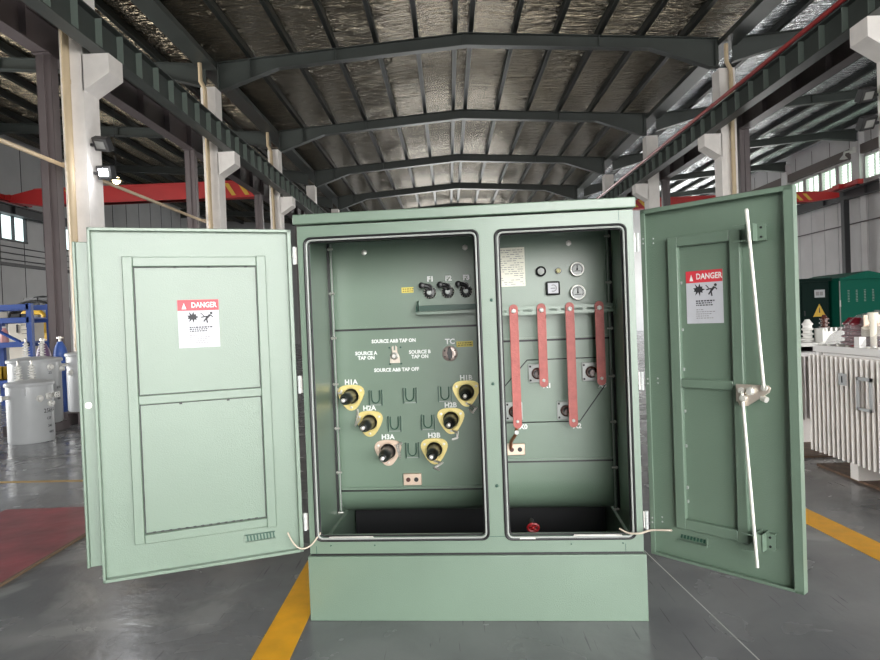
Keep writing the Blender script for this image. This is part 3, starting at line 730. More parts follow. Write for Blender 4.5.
# low voltage bushings
BD = .42
bars = [('X0', 1.011, .842, .998, .878), ('X1', 1.153, 1.051, 1.128, 1.08), ('X2', 1.297, .84, 1.274, .876), ('X3', 1.446, 1.053, 1.413, 1.079)]
for nm, ub, zb, up, zp in bars:
    q = MB(); h = .046; q.box(up - h, up + h, BK - .014, BK, zp - h - .004, zp + h + .004, SILVER)
    o = q.build('bushing_plate', CAB, label='pale square mounting plate', bevel=.006)
    for s in (-1, 1):
        for t_ in (-1, 1): MB().lathe([(.006, 0), (.005, .006)], (up + s * .035, BK - .013, zp + t_ * .037), (0, -1, 0), INK, 8).build('plate_bolt', o)
    q = MB(); q.lathe([(.031, .012), (.031, .03), (.024, .034), (.024, .022), (.018, .022), (.017, .09)], (up + .002, BK, zp), (0, -1, 0), DKBROWN, 24); q.build('bushing_core', o, label='brown round bushing')
    q = MB(); q.cyl((up + .006, BK - .06, zp), (ub, BD + .004, zb + .0), .011, ZINC, 12); q.lathe([(.016, .02), (.016, .028)], (up + .004, BK, zp), (0, -1, 0), CREAM, 16); q.build('bushing_stud', o)
    # bar
    zt = 1.418; r = .0225; pts = [(r * math.cos(a), zt + .012 + r * math.sin(a)) for a in [PI * k / 10 for k in range(11)]] + [(-r * math.cos(a), zb - .01 - r * math.sin(a)) for a in [PI * k / 10 for k in range(11)]]
    q = MB(); q.prism(pts, COPPER, lambda a, b, u: Vector((ub + a, BD - .007 + .012 * u, b)))
    o = q.build('busbar', CAB, label='flat red insulated bar hanging over terminal %s' % nm, bevel=.0015)
    MB().lathe([(.013, .006), (.013, .014), (.008, .018)], (ub, BD, zt), (0, -1, 0), PORC, 6).build('bar_bolt', o, label='white bolt head')
    MB().lathe([(.009, .006), (.009, .012), (.005, .016)], (ub, BD, zb + .004), (0, -1, 0), PORC, 6).build('bar_bolt', o, label='white bolt head')
for nm, u, z in (('X0', 1.046, .79), ('X1', 1.182, 1.01), ('X2', 1.334, .788), ('X3', 1.474, 1.004)): wtext(nm, u, z, .036, .0008)
# busbar support rail
q = MB()
for z in (1.432, 1.404):
    q.box(.89, 1.525, BD + .008, BD + .02, z - .008, z + .008, GREEN)
for k in range(10):
    x = .92 + k * .065; q.box(x - .01, x + .01, BD + .01, BD + .018, 1.404, 1.432, GREEN)
q.box(.884, .89, BD - .02, BD + .04, 1.38, 1.45, GREEN); q.box(1.523, 1.529, BD - .02, BD + .04, 1.38, 1.45, GREEN)
q.build('busbar_rail', CAB, label='green slotted rail behind the red bars')
# grounding strap and pad
q = MB(); q.tube([(1.006, BD, .815), (1.0, BD + .02, .775), (.985, BD + .06, .745), (.975, BD + .1, .72), (.972, BK - .03, .68)], .009, COPPER2, 8); q.lathe([(.012, 0), (.012, .012)], (1.004, BD - .004, .79), (0, -1, 0), PORC, 6)
q.build('ground_strap', CAB, label='twisted copper strap')
gpad(1.0, .672, .1, .062)
# red drain valve
q = MB(); vu, vy, vz = 1.07, .42, .3
pts = [(vu + .028 * math.cos(a), vy - .03, vz + .02 * math.sin(a)) for a in [2 * PI * k / 14 for k in range(14)]]
q.tube(pts, .007, REDP, 8, True)
for k in range(4):
    a = PI / 4 + PI / 2 * k; q.tube([(vu, vy - .03, vz), (vu + .028 * math.cos(a), vy - .03, vz + .02 * math.sin(a))], .005, REDP, 6)
q.ball((vu, vy - .032, vz), .011, REDP); o = q.build('drain_valve', CAB, label='small red handwheel low in the right compartment')
MB().cyl((vu, vy - .02, vz), (vu, BK, vz - .02), .014, BROWNS, 12).box(vu - .03, vu + .03, vy, vy + .05, vz - .04, vz - .015, BROWNS).build('valve_body', o)
# sill strips and door stays lying along the sill
q = MB(); q.tube([(.098, .012, .378), (.105, .008, .391), (.31, .008, .391), (.317, .012, .378)], .0035, GALV, 8); q.build('stay_rod', CAB, label='pale bent rod on the left sill')
q = MB(); q.tube([(1.225, .012, .375), (1.235, .008, .39), (1.445, .008, .388), (1.453, .012, .375)], .0038, GALV, 8); q.build('stay_rod', CAB, label='pale bent rod on the right sill')
q = MB(); q.box(.99, 1.06, -.002, .01, .378, .386, GALV); q.build('sill_clip', CAB)
for u, z in ((.11, .352), (.318, .352), (1.22, .35), (1.45, .352)):
    MB().lathe([(.004, 0), (.003, .004)], (u, .008, z), (0, -1, 0), TRAY, 8).build('sill_screw', CAB)
# ropes
def smooth(pts, n=6):
    P = [Vector(p) for p in pts]; P = [P[0]] + P + [P[-1]]; out = []
    for i in range(1, len(P) - 2):
        for k in range(n):
            t = k / n; a, b, c, d = P[i - 1], P[i], P[i + 1], P[i + 2]
            out.append(.5 * ((2 * b) + (c - a) * t + (2 * a - 5 * b + 4 * c - d) * t * t + (3 * b - a - 3 * c + d) * t ** 3))
    out.append(P[-2]); return out

# ---- doors
def door_frame(a, w):   # local helper for stiffener hat frames
    pass
LA, LU, LWD = 2.7039, -.0175, .8414
LD = MB(); z0, z1 = .3262, 1.8334
LD.box(0, LWD, -.032, -.028, z0, z1, GREEN)                                             # sheet
LD.box(0, .018, -.032, 0, z0, z1, GREEN); LD.box(LWD - .012, LWD, -.032, 0, z0, z1, GREEN)
LD.box(0, LWD, -.032, 0, z1 - .014, z1, GREEN); LD.box(0, LWD, -.032, 0, z0, z0 + .014, GREEN)
DL = LD.build('door', CAB, label='left door, wide, swung open with its pale inner face showing', bevel=.003, loc=(LU, 0, 0), rotz=-LA)
q = MB(); F0, F1 = -.028, -.006
q.box(.673, .714, F0, F1, .468, 1.711, GREEN); q.box(.118, .160, F0, F1, .461, 1.713, GREEN)
q.box(.160, .673, F0, F1, 1.667, 1.709, GREEN); q.box(.160, .673, F0, F1, 1.070, 1.109, GREEN); q.box(.160, .673, F0, F1, .466, .506, GREEN)
q.build('stiffener_frame', DL, bevel=.003)
q = MB()     # dark gaps where sheet meets frame
for a, b, c, d in ((.668, .672, .508, 1.665), (.161, .164, .508, 1.665)): q.box(a, b, F0, -.026, c, d, BLACK)
for a, b, z in ((.163, .67, 1.664), (.163, .67, 1.066), (.163, .67, .507), (.163, .67, 1.110)): q.box(a, b, F0, -.0255, z - .0015, z + .0015, BLACK)
q.build('panel_gap', DL)
q = MB()
for (a, b) in [(.2, 1.664), (.36, 1.664), (.5, 1.664), (.3, 1.062), (.5, 1.062)] + [(.2 + k * .033, .508) for k in range(14)]: MB().box(a, a + .012, F0, -.0235, b - .003, b + .003, BLACK).build('stitch_weld', DL)
def sign(par, xc, z0, z1, w, xs, yf, ny, tl=0.):
    """xs: +1 reads along +x, -1 along -x; yf: face plane; ny: outward sign"""
    M = lambda a, b, t: Vector((xc + xs * a + tl * (b - z1) * 0, yf + ny * .0012 * t, b))
    q = MB(); q.prism([(-w / 2, z0), (w / 2, z0), (w / 2, z1), (-w / 2, z1)], PAPER, M); o = q.build('danger_sign', par, label='white and red DANGER sheet')
    h = z1 - z0; q = MB(); q.prism([(-w / 2, z1 - h * .225), (w / 2, z1 - h * .225), (w / 2, z1), (-w / 2, z1)], SIGNRED, lambda a, b, t: M(a, b, 1 + .35 * t)); q.build('red_band', o)
    q = MB(); X = (xs, 0, 0); Z = (0, 0, 1); y = yf + ny * .0021
    add_text(q, 'DANGER', h * .155, (xc + xs * w * .14, y, z1 - h * .115), X, Z, WHITE, 'CENTER', .0008, .8)
    def outl(pts): 
        q2.add([Vector((xc + xs * a, y, b)) for a, b in pts], [tuple(range(len(pts)))], INK)
    tri = [(-w * .40, z1 - h * .19), (-w * .29, z1 - h * .19), (-w * .345, z1 - h * .06)]
    q.add([Vector((xc + xs * a, y, b)) for a, b in tri], [(0, 1, 2)], WHITE); q.build('danger_word', o, label='white word DANGER with a small triangle')
    q2 = MB(); cx, cz = -w * .15, z1 - h * .36                      # burst
    pts = []
    for k in range(18):
        r = (h * .125 if k % 2 == 0 else h * .065) * (1 + .2 * math.sin(k * 2.3)); a = 2 * PI * k / 18; pts.append((cx + r * math.cos(a), cz + r * .9 * math.sin(a)))
    for k in range(18): outl([(cx, cz), pts[k], pts[(k + 1) % 18]])
    def limb(p, r_, wd): 
        d = Vector((r_[0] - p[0], r_[1] - p[1])).normalized(); n_ = Vector((-d.y, d.x)) * wd / 2
        outl([(p[0] + n_.x, p[1] + n_.y), (r_[0] + n_.x, r_[1] + n_.y), (r_[0] - n_.x, r_[1] - n_.y), (p[0] - n_.x, p[1] - n_.y)])
    fx, fz = w * .18, z1 - h * .37
    limb((fx - w * .12, fz - h * .0), (fx + w * .02, fz + h * .02), h * .022); limb((fx + w * .0, fz - h * .03), (fx + w * .1, fz + h * .05), h * .045)
    limb((fx + w * .1, fz + h * .05), (fx + w * .17, fz - h * .0), h * .022); limb((fx + w * .0, fz - h * .03), (fx - w * .06, fz - h * .09), h * .028)
    limb((fx + w * .01, fz - h * .03), (fx + w * .03, fz - h * .12), h * .028); limb((fx - w * .13, fz + h * .09), (fx - w * .04, fz + h * .02), h * .016)
    hc = (fx + w * .13, fz + h * .085); rr_ = h * .028; hp = [(hc[0] + rr_ * math.cos(2 * PI * k / 10), hc[1] + rr_ * math.sin(2 * PI * k / 10)) for k in range(10)]; outl(hp)
    q2.build('shock_pictogram', o, label='black burst and falling figure pictogram')
    q3 = MB()
    for r, (zz, th_, wd) in enumerate([(.575, .026, .5), (.615, .022, .45), (.655, .022, .42), (.74, .013, .18), (.78, .013, .46), (.82, .013, .38), (.86, .013, .34), (.90, .013, .44)]):
        x = -w * .23
        while x < -w * .23 + w * wd:
            l = random.uniform(.004, .011); a = (x, x + l)
            q3.add([Vector((xc + xs * aa, y, z1 - h * (zz + dz))) for aa, dz in ((a[0], th_ / 2), (a[1], th_ / 2), (a[1], -th_ / 2), (a[0], -th_ / 2))], [(0, 1, 2, 3)], INK if r < 3 else INKG); x += l + .003
    q3.build('fine_print', o)
sign(DL, .416, 1.306, 1.519, .172, -1, -.0275, 1)
q = MB(); q.box(.126, .26, F0, -.012, .403, .407, GREEN); q.box(.126, .26, F0, -.02, .434, .437, TRAY)
for k in range(9): q.prism([(.13 + k * .0145, .432), (.137 + k * .0145, .432), (.134 + k * .0145, .407), (.127 + k * .0145, .407)], TRAY, lambda a, b, t: Vector((a, -.027 + .003 * t, b)))
q.box(.257, .262, F0, -.015, .403, .437, GREEN); q.build('vent_bracket', DL)
q = MB(); q.box(LWD - .03, .905, -.075, -.06, .385, 1.779, GREEN); q.box(LWD - .03, LWD - .018, -.06, -.032, .385, 1.779, GREEN); q.box(.893, .905, -.06, -.045, .385, 1.779, GREEN)
o = q.build('astragal_strip', DL, label='outer overlap strip along the free edge', bevel=.003)
q = MB(); q.lathe([(.013, 0), (.013, .006), (.009, .006), (.009, .003), (.005, .003), (.005, .008), (.001, .008)], (.872, -.06, 1.08), (0, 1, 0), ZINC, 18); q.build('penta_bolt', DL, label='round locking bolt')

RA, RU, RWD = .7647, 1.5694, .6305
z0, z1 = .307, 1.8397
q = MB(); q.box(0, RWD, .036, .040, z0, z1, GREEN)
q.box(0, .004, 0, .04, z0, z1, GREEN); q.box(RWD - .004, RWD, 0, .04, z0, z1, GREEN); q.box(0, RWD, 0, .04, z1 - .004, z1, GREEN); q.box(0, RWD, 0, .04, z0, z0 + .004, GREEN)
q.box(0, .022, 0, .004, z0, z1, GREEN); q.box(RWD - .034, RWD, 0, .004, z0, z1, GREEN); q.box(0, RWD, 0, .004, z1 - .020, z1, GREEN); q.box(0, RWD, 0, .004, z0, z0 + .012, GREEN)
DR = q.build('door', CAB, label='right door, narrower, swung open with rods and latch on its dark inner face', bevel=.0015, loc=(RU, 0, 0), rotz=-RA)
q = MB(); A, B = .012, .036
q.box(.118, .163, A, B, .448, 1.702, GREEN); q.box(.384, .426, A, B, .445, 1.702, GREEN)
q.box(.163, .384, A, B, 1.660, 1.702, GREEN); q.box(.163, .384, A, B, 1.060, 1.097, GREEN); q.box(.163, .384, A, B, .449, .493, GREEN)
q.build('stiffener_frame', DR, bevel=.003)
q = MB()
for z in (1.5, 1.3, 1.13, .95, .8, .62, .56): MB().box(.164, .17, .028, .0355, z, z + .012, TRIM).build('stitch_weld', DR)
sign(DR, .266, 1.331, 1.552, .157, 1, .0355, -1)
# latch, rods
q = MB(); q.prism([(.408, 1.09), (.532, 1.09), (.540, 1.08), (.534, 1.062), (.452, 1.005), (.422, 1.005), (.415, 1.02), (.408, 1.02)], LATCH, lambda a, b, t: Vector((a, -.012 - .008 * t, b)))
q.box(.41, .43, -.012, .012, 1.02, 1.085, LATCH)
LT = q.build('latch_plate', DR, label='stainless latch cam', bevel=.002)
q = MB(); q.lathe([(.016, 0), (.016, .02), (.010, .026)], (.468, -.016, 1.066), (0, -1, 0), GALV, 12); q.lathe([(.013, 0), (.013, .018), (.006, .02)], (.44, -.02, 1.036), (0, -1, 0), GALV, 12)
q.cyl((.505, -.012, 1.04), (.525, -.02, 1.034), .012, GALV, 12); q.box(.46, .49, -.012, .036, 1.04, 1.08, GALV); q.build('latch_hub', LT)
def rod(a, b, r=.0065):
    q = MB(); q.tube([a, b], r, GALV, 10); return q
q = rod((.484, -.05, 1.762), (.520, -.03, 1.081)); q.ball((.484, -.05, 1.762), .0068, GALV, 8); q.lathe([(.012, 0), (.012, .014)], (.520, -.02, 1.081), (0, -1, 0), GALV, 10); q.build('lock_rod', DR, label='upper galvanised locking rod')
q = rod((.436, -.03, 1.068), (.482, -.045, .385)); q.lathe([(.012, 0), (.012, .014)], (.434, -.022, 1.067), (0, -1, 0), GALV, 10); q.build('lock_rod', DR, label='lower galvanised locking rod')
for zc in (1.678, .478):
    q = MB(); q.box(.468, .472, -.035, .036, zc - .034, zc + .034, GREEN); q.box(.468, .498, -.035, -.031, zc - .034, zc + .034, GREEN); q.box(.494, .498, -.035, .036, zc - .034, zc + .034, GREEN)
    q.box(.498, .53, .006, .01, zc - .032, zc + .032, GREEN); q.box(.498, .525, .004, .036, zc - .032, zc - .028, GREEN); q.box(.498, .525, .004, .036, zc + .026, zc + .03, GREEN)
    for s in (-1, 1): q.lathe([(.005, 0), (.004, .004)], (.512, .006, zc + s * .018), (0, -1, 0), BLACK, 8)
    q.box(.43, .475, -.056, -.052, zc - .034, zc - .03, GREEN); q.box(.43, .475, -.056, -.052, zc + .03, zc + .034, GREEN)
    q.build('rod_guide', DR, label='green bracket guiding the rod')
q = MB(); q.box(.126, .256, .012, .036, .392, .396, GREEN); q.tube([(.252, .014, .394), (.256, .014, .41), (.256, .014, .432)], .0025, GREEN, 6)
for k in range(8): q.prism([(.13 + k * .0145, .415), (.137 + k * .0145, .415), (.134 + k * .0145, .4), (.127 + k * .0145, .4)], TRAY, lambda a, b, t: Vector((a, .032 + .003 * t, b)))
q.build('vent_bracket', DR)
# hinges (part of the cabinet body)
for (u, z, s) in ((0., 1.71, -1), (.003, 1.11, -1), (.0, .467, -1), (1.553, 1.697, 1), (1.552, 1.08, 1), (1.552, .457, 1)):
    q = MB(); uc = -.006 if s < 0 else 1.5555
    for k in range(3): q.cyl((uc, .0, z - .04 + k * .028), (uc, .0, z - .014 + k * .028), .0075, SILVER, 10)
    a, b = sorted((uc, uc - s * .012)); q.box(a, b, .004, .008, z - .038, z + .04, ZINC); q.build('hinge', CAB, label='small bright hinge')
# hinge screws on the right door
for z in (1.71, 1.69, 1.09, 1.07, .47, .45):
    MB().lathe([(.0045, 0), (.003, .003)], (.012, 0, z), (0, -1, 0), TRIM, 8).build('hinge_screw', DR)
    MB().lathe([(.0045, 0), (.003, .003)], (.04, .036, z), (0, -1, 0), TRIM, 8).build('hinge_screw', DR)
# cords (hang between the frame and the doors)
c_, s_ = math.cos(LA), math.sin(LA)
pL = (LU + .074 * c_ + .0 * s_, -.074 * s_ + (-.01) * c_, .425)
q = MB(); q.tube(smooth([pL, (pL[0] + .03, pL[1] - .01, .378), (-.02, -.03, .352), (.02, -.02, .362), (.05, .0, .395), (.06, .02, .41), (.045, .035, .40)]), .0036, ROPE, 8)
q.build('door_cord', CAB, label='pale cord tied to the left door')
c_, s_ = math.cos(RA), math.sin(RA)
pR = (RU + .086 * c_ + .03 * s_, -.086 * s_ + .03 * c_, .423)
q = MB(); q.tube(smooth([(1.44, .03, .41), (1.475, .0, .40), (1.52, -.02, .405), (1.57, -.02, .418), (pR[0] - .02, pR[1] - .02, .43), pR]), .0045, ROPE, 8)
q.build('door_cord', CAB, label='pale cord tied to the right door')

# ================================================================== pole transformers on the left
def sheds(mb, o, n, r0, r1, h, mt, top=True):
    prof = [(r0, 0)]
    for k in range(n):
        z = h * (k + .2) / n; prof += [(r0, z), (r1 * (1 - .25 * k / n), z + h * .15 / n), (r1 * (1 - .25 * k / n), z + h * .35 / n), (r0, z + h * .55 / n)]
    prof += [(r0 * .8, h), (r0 * .5, h + .02)]
    mb.lathe(prof, o, (0, 0, 1), mt, 16)
def barrel(x, y, zb, r, h, lab, bush, terms, text, plate=None):
    t = thing('pole_transformer', lab, 'transformer', (x, y, zb), 0, 'round grey pole transformers at the left')
    q = MB(); q.lathe([(r * .96, 0), (r, .02), (r, h - .07), (r * 1.0, h - .05)], (0, 0, 0), (0, 0, 1), GREYP, 48); q.build('tank', t)
    q = MB(); q.lathe([(r * 1.05, h - .06), (r * 1.07, h - .05), (r * 1.07, h - .025), (r * 1.02, h - .01), (r * .5, h + .015), (.001, h + .02)], (0, 0, 0), (0, 0, 1), GREYP, 48); q.build('tank_lid', t)
    for bx, by, hh in bush:
        q = MB(); sheds(q, (bx, by, h), 6, .024, .052, hh, PORC); o = q.build('bushing', t, label='white ribbed bushing')
        MB().cyl((bx, by, h + hh), (bx, by, h + hh + .06), .012, ZINC, 8).ball((bx, by, h + hh + .05), .018, ZINC, 8).build('terminal', o)
    for a, z, kind in terms:
        ar = math.radians(a); d = Vector((math.cos(ar), math.sin(ar), 0)); p = d * r; p.z = z; tg = Vector((-d.y, d.x, 0)); q = MB()
        if kind == 'flat':
            q.cyl(p, p + d * .08, .025, PORC, 12)
            c0 = p + d * .085; q.prism([(-.03, -.035), (.095, -.035), (.12, 0), (.095, .035), (-.03, .035)], PORC, lambda aa, b, u: c0 + tg * -aa + Vector((0, 0, b)) + d * .012 * u)
            for i_ in (.0, .045): 
                for j_ in (-.017, .017): q.lathe([(.006, 0), (.006, .003)], c0 + tg * -(i_ + .02) + Vector((0, 0, j_)) + d * .012, d, INK, 6)
        else: q.lathe([(.04, 0), (.045, .02), (.03, .03), (.03, .06), (.015, .065)], p - d * .005, d, PORC, 16)
        q.build('side_terminal', t, label='white side terminal')
    if plate: 
        q = MB(); q.lathe([(r * .34, 0), (r * .34, .004)], (plate[0], plate[1], h + .004), (0, 0, 1), LIDRED, 20); q.build('lid_label', t, label='red patch on the lid')
    q = MB()
    for s, size, z, a0 in text:
        vs, fs = text_geo(s, size, 'LEFT', .0008); rr2 = r + .002
        q.add([Vector((rr2 * math.cos(math.radians(a0) + v.x / rr2), rr2 * math.sin(math.radians(a0) + v.x / rr2), z + v.y)) for v in vs], fs, INK)
    if text: q.build('tank_lettering', t, label='black stencilled rating')
    for a in (20, 160):
        ar = math.radians(a - 90); d = Vector((math.cos(ar), math.sin(ar), 0)); p = d * r
        MB().box(-.02, .02, -.005, .03, -.04, .04, GREYP, Matrix.Translation((p.x, p.y, h - .13)) @ Matrix.Rotation(ar - PI / 2, 4, 'Z')).build('lifting_lug', t)
barrel(-5.53, 8.3, 0, .268, .79, 'front grey pole transformer at the left, full height in view and standing on the floor',
       [(-.18, .06, .2), (-.04, .12, .2)], [(-116, .60, 'flat'), (-34, .57, 'r'), (-10, .59, 'r'), (6, .60, 'flat'), (-3, .49, 'r')], [('25kVA', .075, .40, -24), ('CSP', .045, .30, -16), ('240', .045, .20, -13), ('4800', .045, .12, -10)], (.06, .0))
barrel(-5.96, 9.08, .13, .33, .93, 'taller grey pole transformer standing behind the front one at the left',
       [(-.18, .1, .22), (.02, .15, .22)], [(-24, .8, 'r'), (14, .76, 'r')], [('25', .05, .72, -28), ('kVA', .05, .5, -6), ('240', .05, .42, -6), ('480', .05, .34, -6)], None)
barrel(-5.63, 9.86, .2, .3, .9, 'grey pole transformer farthest back, partly hidden by the open left door',
       [(-.12, .05, .22), (.15, .1, .22)], [(-128, .72, 'flat'), (-110, .6, 'r')], [], None)
barrel(-5.64, 7.35, 0, .285, .9, 'grey pole transformer cut by the left picture edge', [(-.1, .1, .2)], [(-40, .5, 'r'), (-30, .62, 'r')], [('50', .06, .5, -40), ('kVA', .04, .4, -40)], None)
# pallets under the rear ones
def pallet(x, y, w, d, h, lab, rz=0):
    q = MB()
    for k in range(5): q.box(-w / 2, w / 2, -d / 2 + k * d / 4.6, -d / 2 + k * d / 4.6 + d * .13, h - .02, h, BROWNS)
    for k in (-1, 0, 1): q.box(k * w * .42 - .04, k * w * .42 + .04, -d / 2, d / 2, .0, h - .02, BROWNS)
    tag(q.build('pallet', loc=(x, y, 0), rotz=rz), lab, 'pallet', 'pallets under the pole transformers')
pallet(-5.96, 9.08, .6, .6, .13, 'low dark pallet under the taller grey transformer behind the front one')
pallet(-5.63, 9.84, .55, .5, .2, 'dark pallet under the rearmost grey transformer by the left door')

# storage rack
t = thing('storage_rack', 'blue steel shelving rack behind the pole transformers', 'rack', (-8.9, 12, 0))
for x in (-.9, .0, .98):
    for y in (0, .6): MB().box(x - .05, x + .05, y - .04, y + .04, 0, 2.0 if x < .9 else 1.99, BLUE).build('upright', t)
for z in (.5, 1.22, 1.68, 1.93):
    q = MB(); q.box(-.9, .98, -.04, .0, z - .05, z + .05, BLUE); q.box(-.9, .98, .6, .64, z - .05, z + .05, BLUE)
    if z < 1.9: q.box(-.9, .98, 0, .6, z + .02, z + .045, BLUE)
    q.build('shelf', t)
MB().tube([(.1, -.02, 1.64), (.78, -.02, 1.27)], .03, BLUE, 6).build('brace', t)
t = thing('plastic_bottle', 'pink bottle standing on the blue rack shelf', 'bottle', (-8.53, 12.15, 1.265))
MB().lathe([(.07, 0), (.075, .03), (.07, .2), (.03, .26), (.03, .28)], (0, 0, 0), (0, 0, 1), mat('pink_plastic', (.6, .28, .27), .4), 16).build('bottle_body', t)
MB().lathe([(.034, .28), (.034, .31)], (0, 0, 0), (0, 0, 1), PORC, 12).build('cap', t)
t = thing('control_box', 'cream electrical box with a printed schematic, behind the blue rack', 'box', (-8.9, 13.2, 0))
MB().box(-.28, .22, 0, .4, .0, 1.72, CREAM).build('box_body', t, bevel=.01)
MB().box(-.1, -.08, -.02, 0, 1.45, 1.62, INK).build('handle', t)
q = MB()
for a, b, c, d in ((.0, .08, 1.66, 1.67), (.0, .08, 1.6, 1.61), (0, .2, 1.5, 1.51), (.0, .2, 1.42, 1.43), (.1, .11, 1.55, 1.65), (.1, .2, 1.64, 1.65), (.1, .2, 1.55, 1.56), (.19, .2, 1.55, 1.65)): q.box(a, b, -.006, 0, c, d, INK)
q.build('printed_diagram', t)
t = thing('yellow_pipe_rig', 'yellow bent pipe rig standing beside the blue rack', 'pipe', (-8.99, 14.0, 0))
MB().tube([(-.42, 0, 1.62), (-.42, 0, 1.83), (-.38, 0, 1.88), (0, 0, 1.88), (.07, 0, 1.82), (.07, 0, .1)], .055, YEL, 10).build('pipe', t)
MB().box(-.08, .2, -.1, .1, 1.1, 1.42, YEL).lathe([(.12, 0), (.12, .06)], (.07, 0, 1.05), (0, 0, 1), EPOXY, 12).build('valve_block', t)
MB().box(-.2, .3, -.2, .2, 0, .12, DARKS).build('foot', t)
t = thing('cable_coil', 'bundle of black hoses coiled against the left wall behind the blue rack', 'hose', (-10.15, 15.5, 0))
q = MB()
for k in range(9):
    r = .55 - .03 * (k % 3); q.tube([(r * math.cos(a) * 1.15, .07 * k, 1.75 + r * .85 * math.sin(a) + .02 * k) for a in [2 * PI * m / 20 for m in range(20)]], .035, BLACK, 6, True)
q.build('coil', t); MB().box(-.05, .05, .1, .2, 0, 2.3, DARKS).box(-.4, .4, .0, .4, 0, .05, DARKS).box(-.3, .3, .12, .18, 2.2, 2.3, DARKS).build('stand', t)
def gas(x, y, mt, lab, h=1.27):
    t = thing('gas_cylinder', lab, 'gas cylinder', (x, y, 0), 0, 'gas cylinders by the steel column')
    MB().lathe([(.1, 0), (.105, .02), (.105, h - .2), (.085, h - .1), (.05, h - .03), (.04, h)], (0, 0, 0), (0, 0, 1), mt, 20).build('cylinder_body', t)
    MB().lathe([(.02, h), (.02, h + .08)], (0, 0, 0), (0, 0, 1), ZINC, 10).lathe([(.05, h + .05), (.05, h + .07)], (0, 0, 0), (0, 0, 1), ZINC, 10).build('valve', t)
gas(-6.38, 9.95, CYLP, 'purple gas cylinder standing by the steel column', 1.25); gas(-6.13, 9.98, CYLB, 'blue gas cylinder standing right of the purple one', 1.27)
t = thing('equipment_box', 'blue box with grey gear on top, behind the near left column', 'box', (-7.6, 14, 0))
MB().box(-.5, .6, 0, .6, 0, 1.45, BLUE).build('box_body', t); MB().box(-.3, .5, .1, .5, 1.45, 1.75, LIDG).cyl((-.1, .05, 1.6), (-.1, .1, 1.6), .1, DARKS).build('gear', t)
# small things filling the rack
for k, (dx, z, w, h, mt, lb) in enumerate(((-8.75, .545, .3, .25, YEL, 'yellow parts crate on the lowest blue rack shelf'), (-8.25, .545, .35, .3, GREYP, 'grey parts crate on the lowest blue rack shelf'), (-8.3, 1.725, .2, .08, DARKS, 'small dark tray on the upper blue rack shelf'), (-8.8, 1.725, .3, .14, CREAM, 'pale folded sack on the upper blue rack shelf'))):
    t = thing('parts_crate', lb, 'crate', (dx, 12.3, z))
    MB().box(-w / 2, w / 2, -.15, .15, 0, .02, mt).box(-w / 2, -w / 2 + .02, -.15, .15, 0, h, mt).box(w / 2 - .02, w / 2, -.15, .15, 0, h, mt).box(-w / 2, w / 2, -.15, -.13, 0, h, mt).box(-w / 2, w / 2, .13, .15, 0, h, mt).build('crate_shell', t)
    MB().box(-w / 2 + .02, w / 2 - .02, -.13, .13, .02, h * .7, BROWNS).build('contents', t)

# ================================================================== radiator transformers on the right
def radiator(x0, y0, x1, y1, zb, zf, zl, lab):
    """left face at x0 (fins), y0..y1, fins zb..zf, lid at zl"""
    t = thing('oil_transformer', lab, 'transformer', (x0, y0, 0)); w = x1 - x0; d = y1 - y0
    MB().box(.2, w - .2, .2, d - .2, zb - .02, zl - .06, FINP).build('tank', t)
    q = MB(); y = .03
    while y < d:
        q.box(0, .2, y - .007, y + .007, zb, zf, FINP); q.cyl((.012, y, zb), (.012, y, zf), .014, FINP, 8)
        y += .06
    q.box(.19, .205, 0, d, zb, zf, FINP); q.build('fin_wall', t, label='corrugated cooling fins facing left')
    q = MB(); x = .23
    while x < w - .1:
        q.box(x - .007, x + .007, 0, .2, zb, zf, FINP); q.cyl((x, .01, zb), (x, .01, zf), .014, FINP, 8); x += .06
    q.build('fin_wall', t, label='corrugated cooling fins on the ends')
    MB().box(.06, w - .06, .0, d - .0, zl - .055, zl, LIDG).build('tank_lid', t, bevel=.004)
    q = MB(); q.box(.08, w - .08, .02, d - .02, zl - .1, zl - .06, LIDG)
    y = .08
    while y < d: q.lathe([(.014, 0), (.014, .012)], (.09, y, zl), (0, 0, 1), ZINC, 6); y += .12
    q.build('lid_flange', t)
    for y in (.3, d - .4): MB().box(.16, w - .1, y, y + .1, .02, zb - .02, FINP).build('base_channel', t)
    return t
T1 = radiator(2.95, 3.3, 4.35, 5.36, .2, .985, 1.06, 'pale corrugated oil transformer at the right edge, nearer of the two')
q = MB(); q.box(-.022, -.014, 1.49, 1.58, .78, .87, GREYP); q.build('rating_plate', T1, label='small grey plate on the fins')
q = MB()
for a, b, c, d in ((1.2, 1.37, .835, .86), (1.2, 1.37, .62, .64), (1.2, 1.225, .62, .86), (1.345, 1.37, .62, .86)): q.box(-.024, -.014, a, b, c, d, GREYP)
q.build('plate_frame', T1, label='grey open plate frame on the fins')
q = MB(); q.box(-.026, -.021, 1.53, 1.54, .8, .85, INK); q.build('plate_mark', T1)
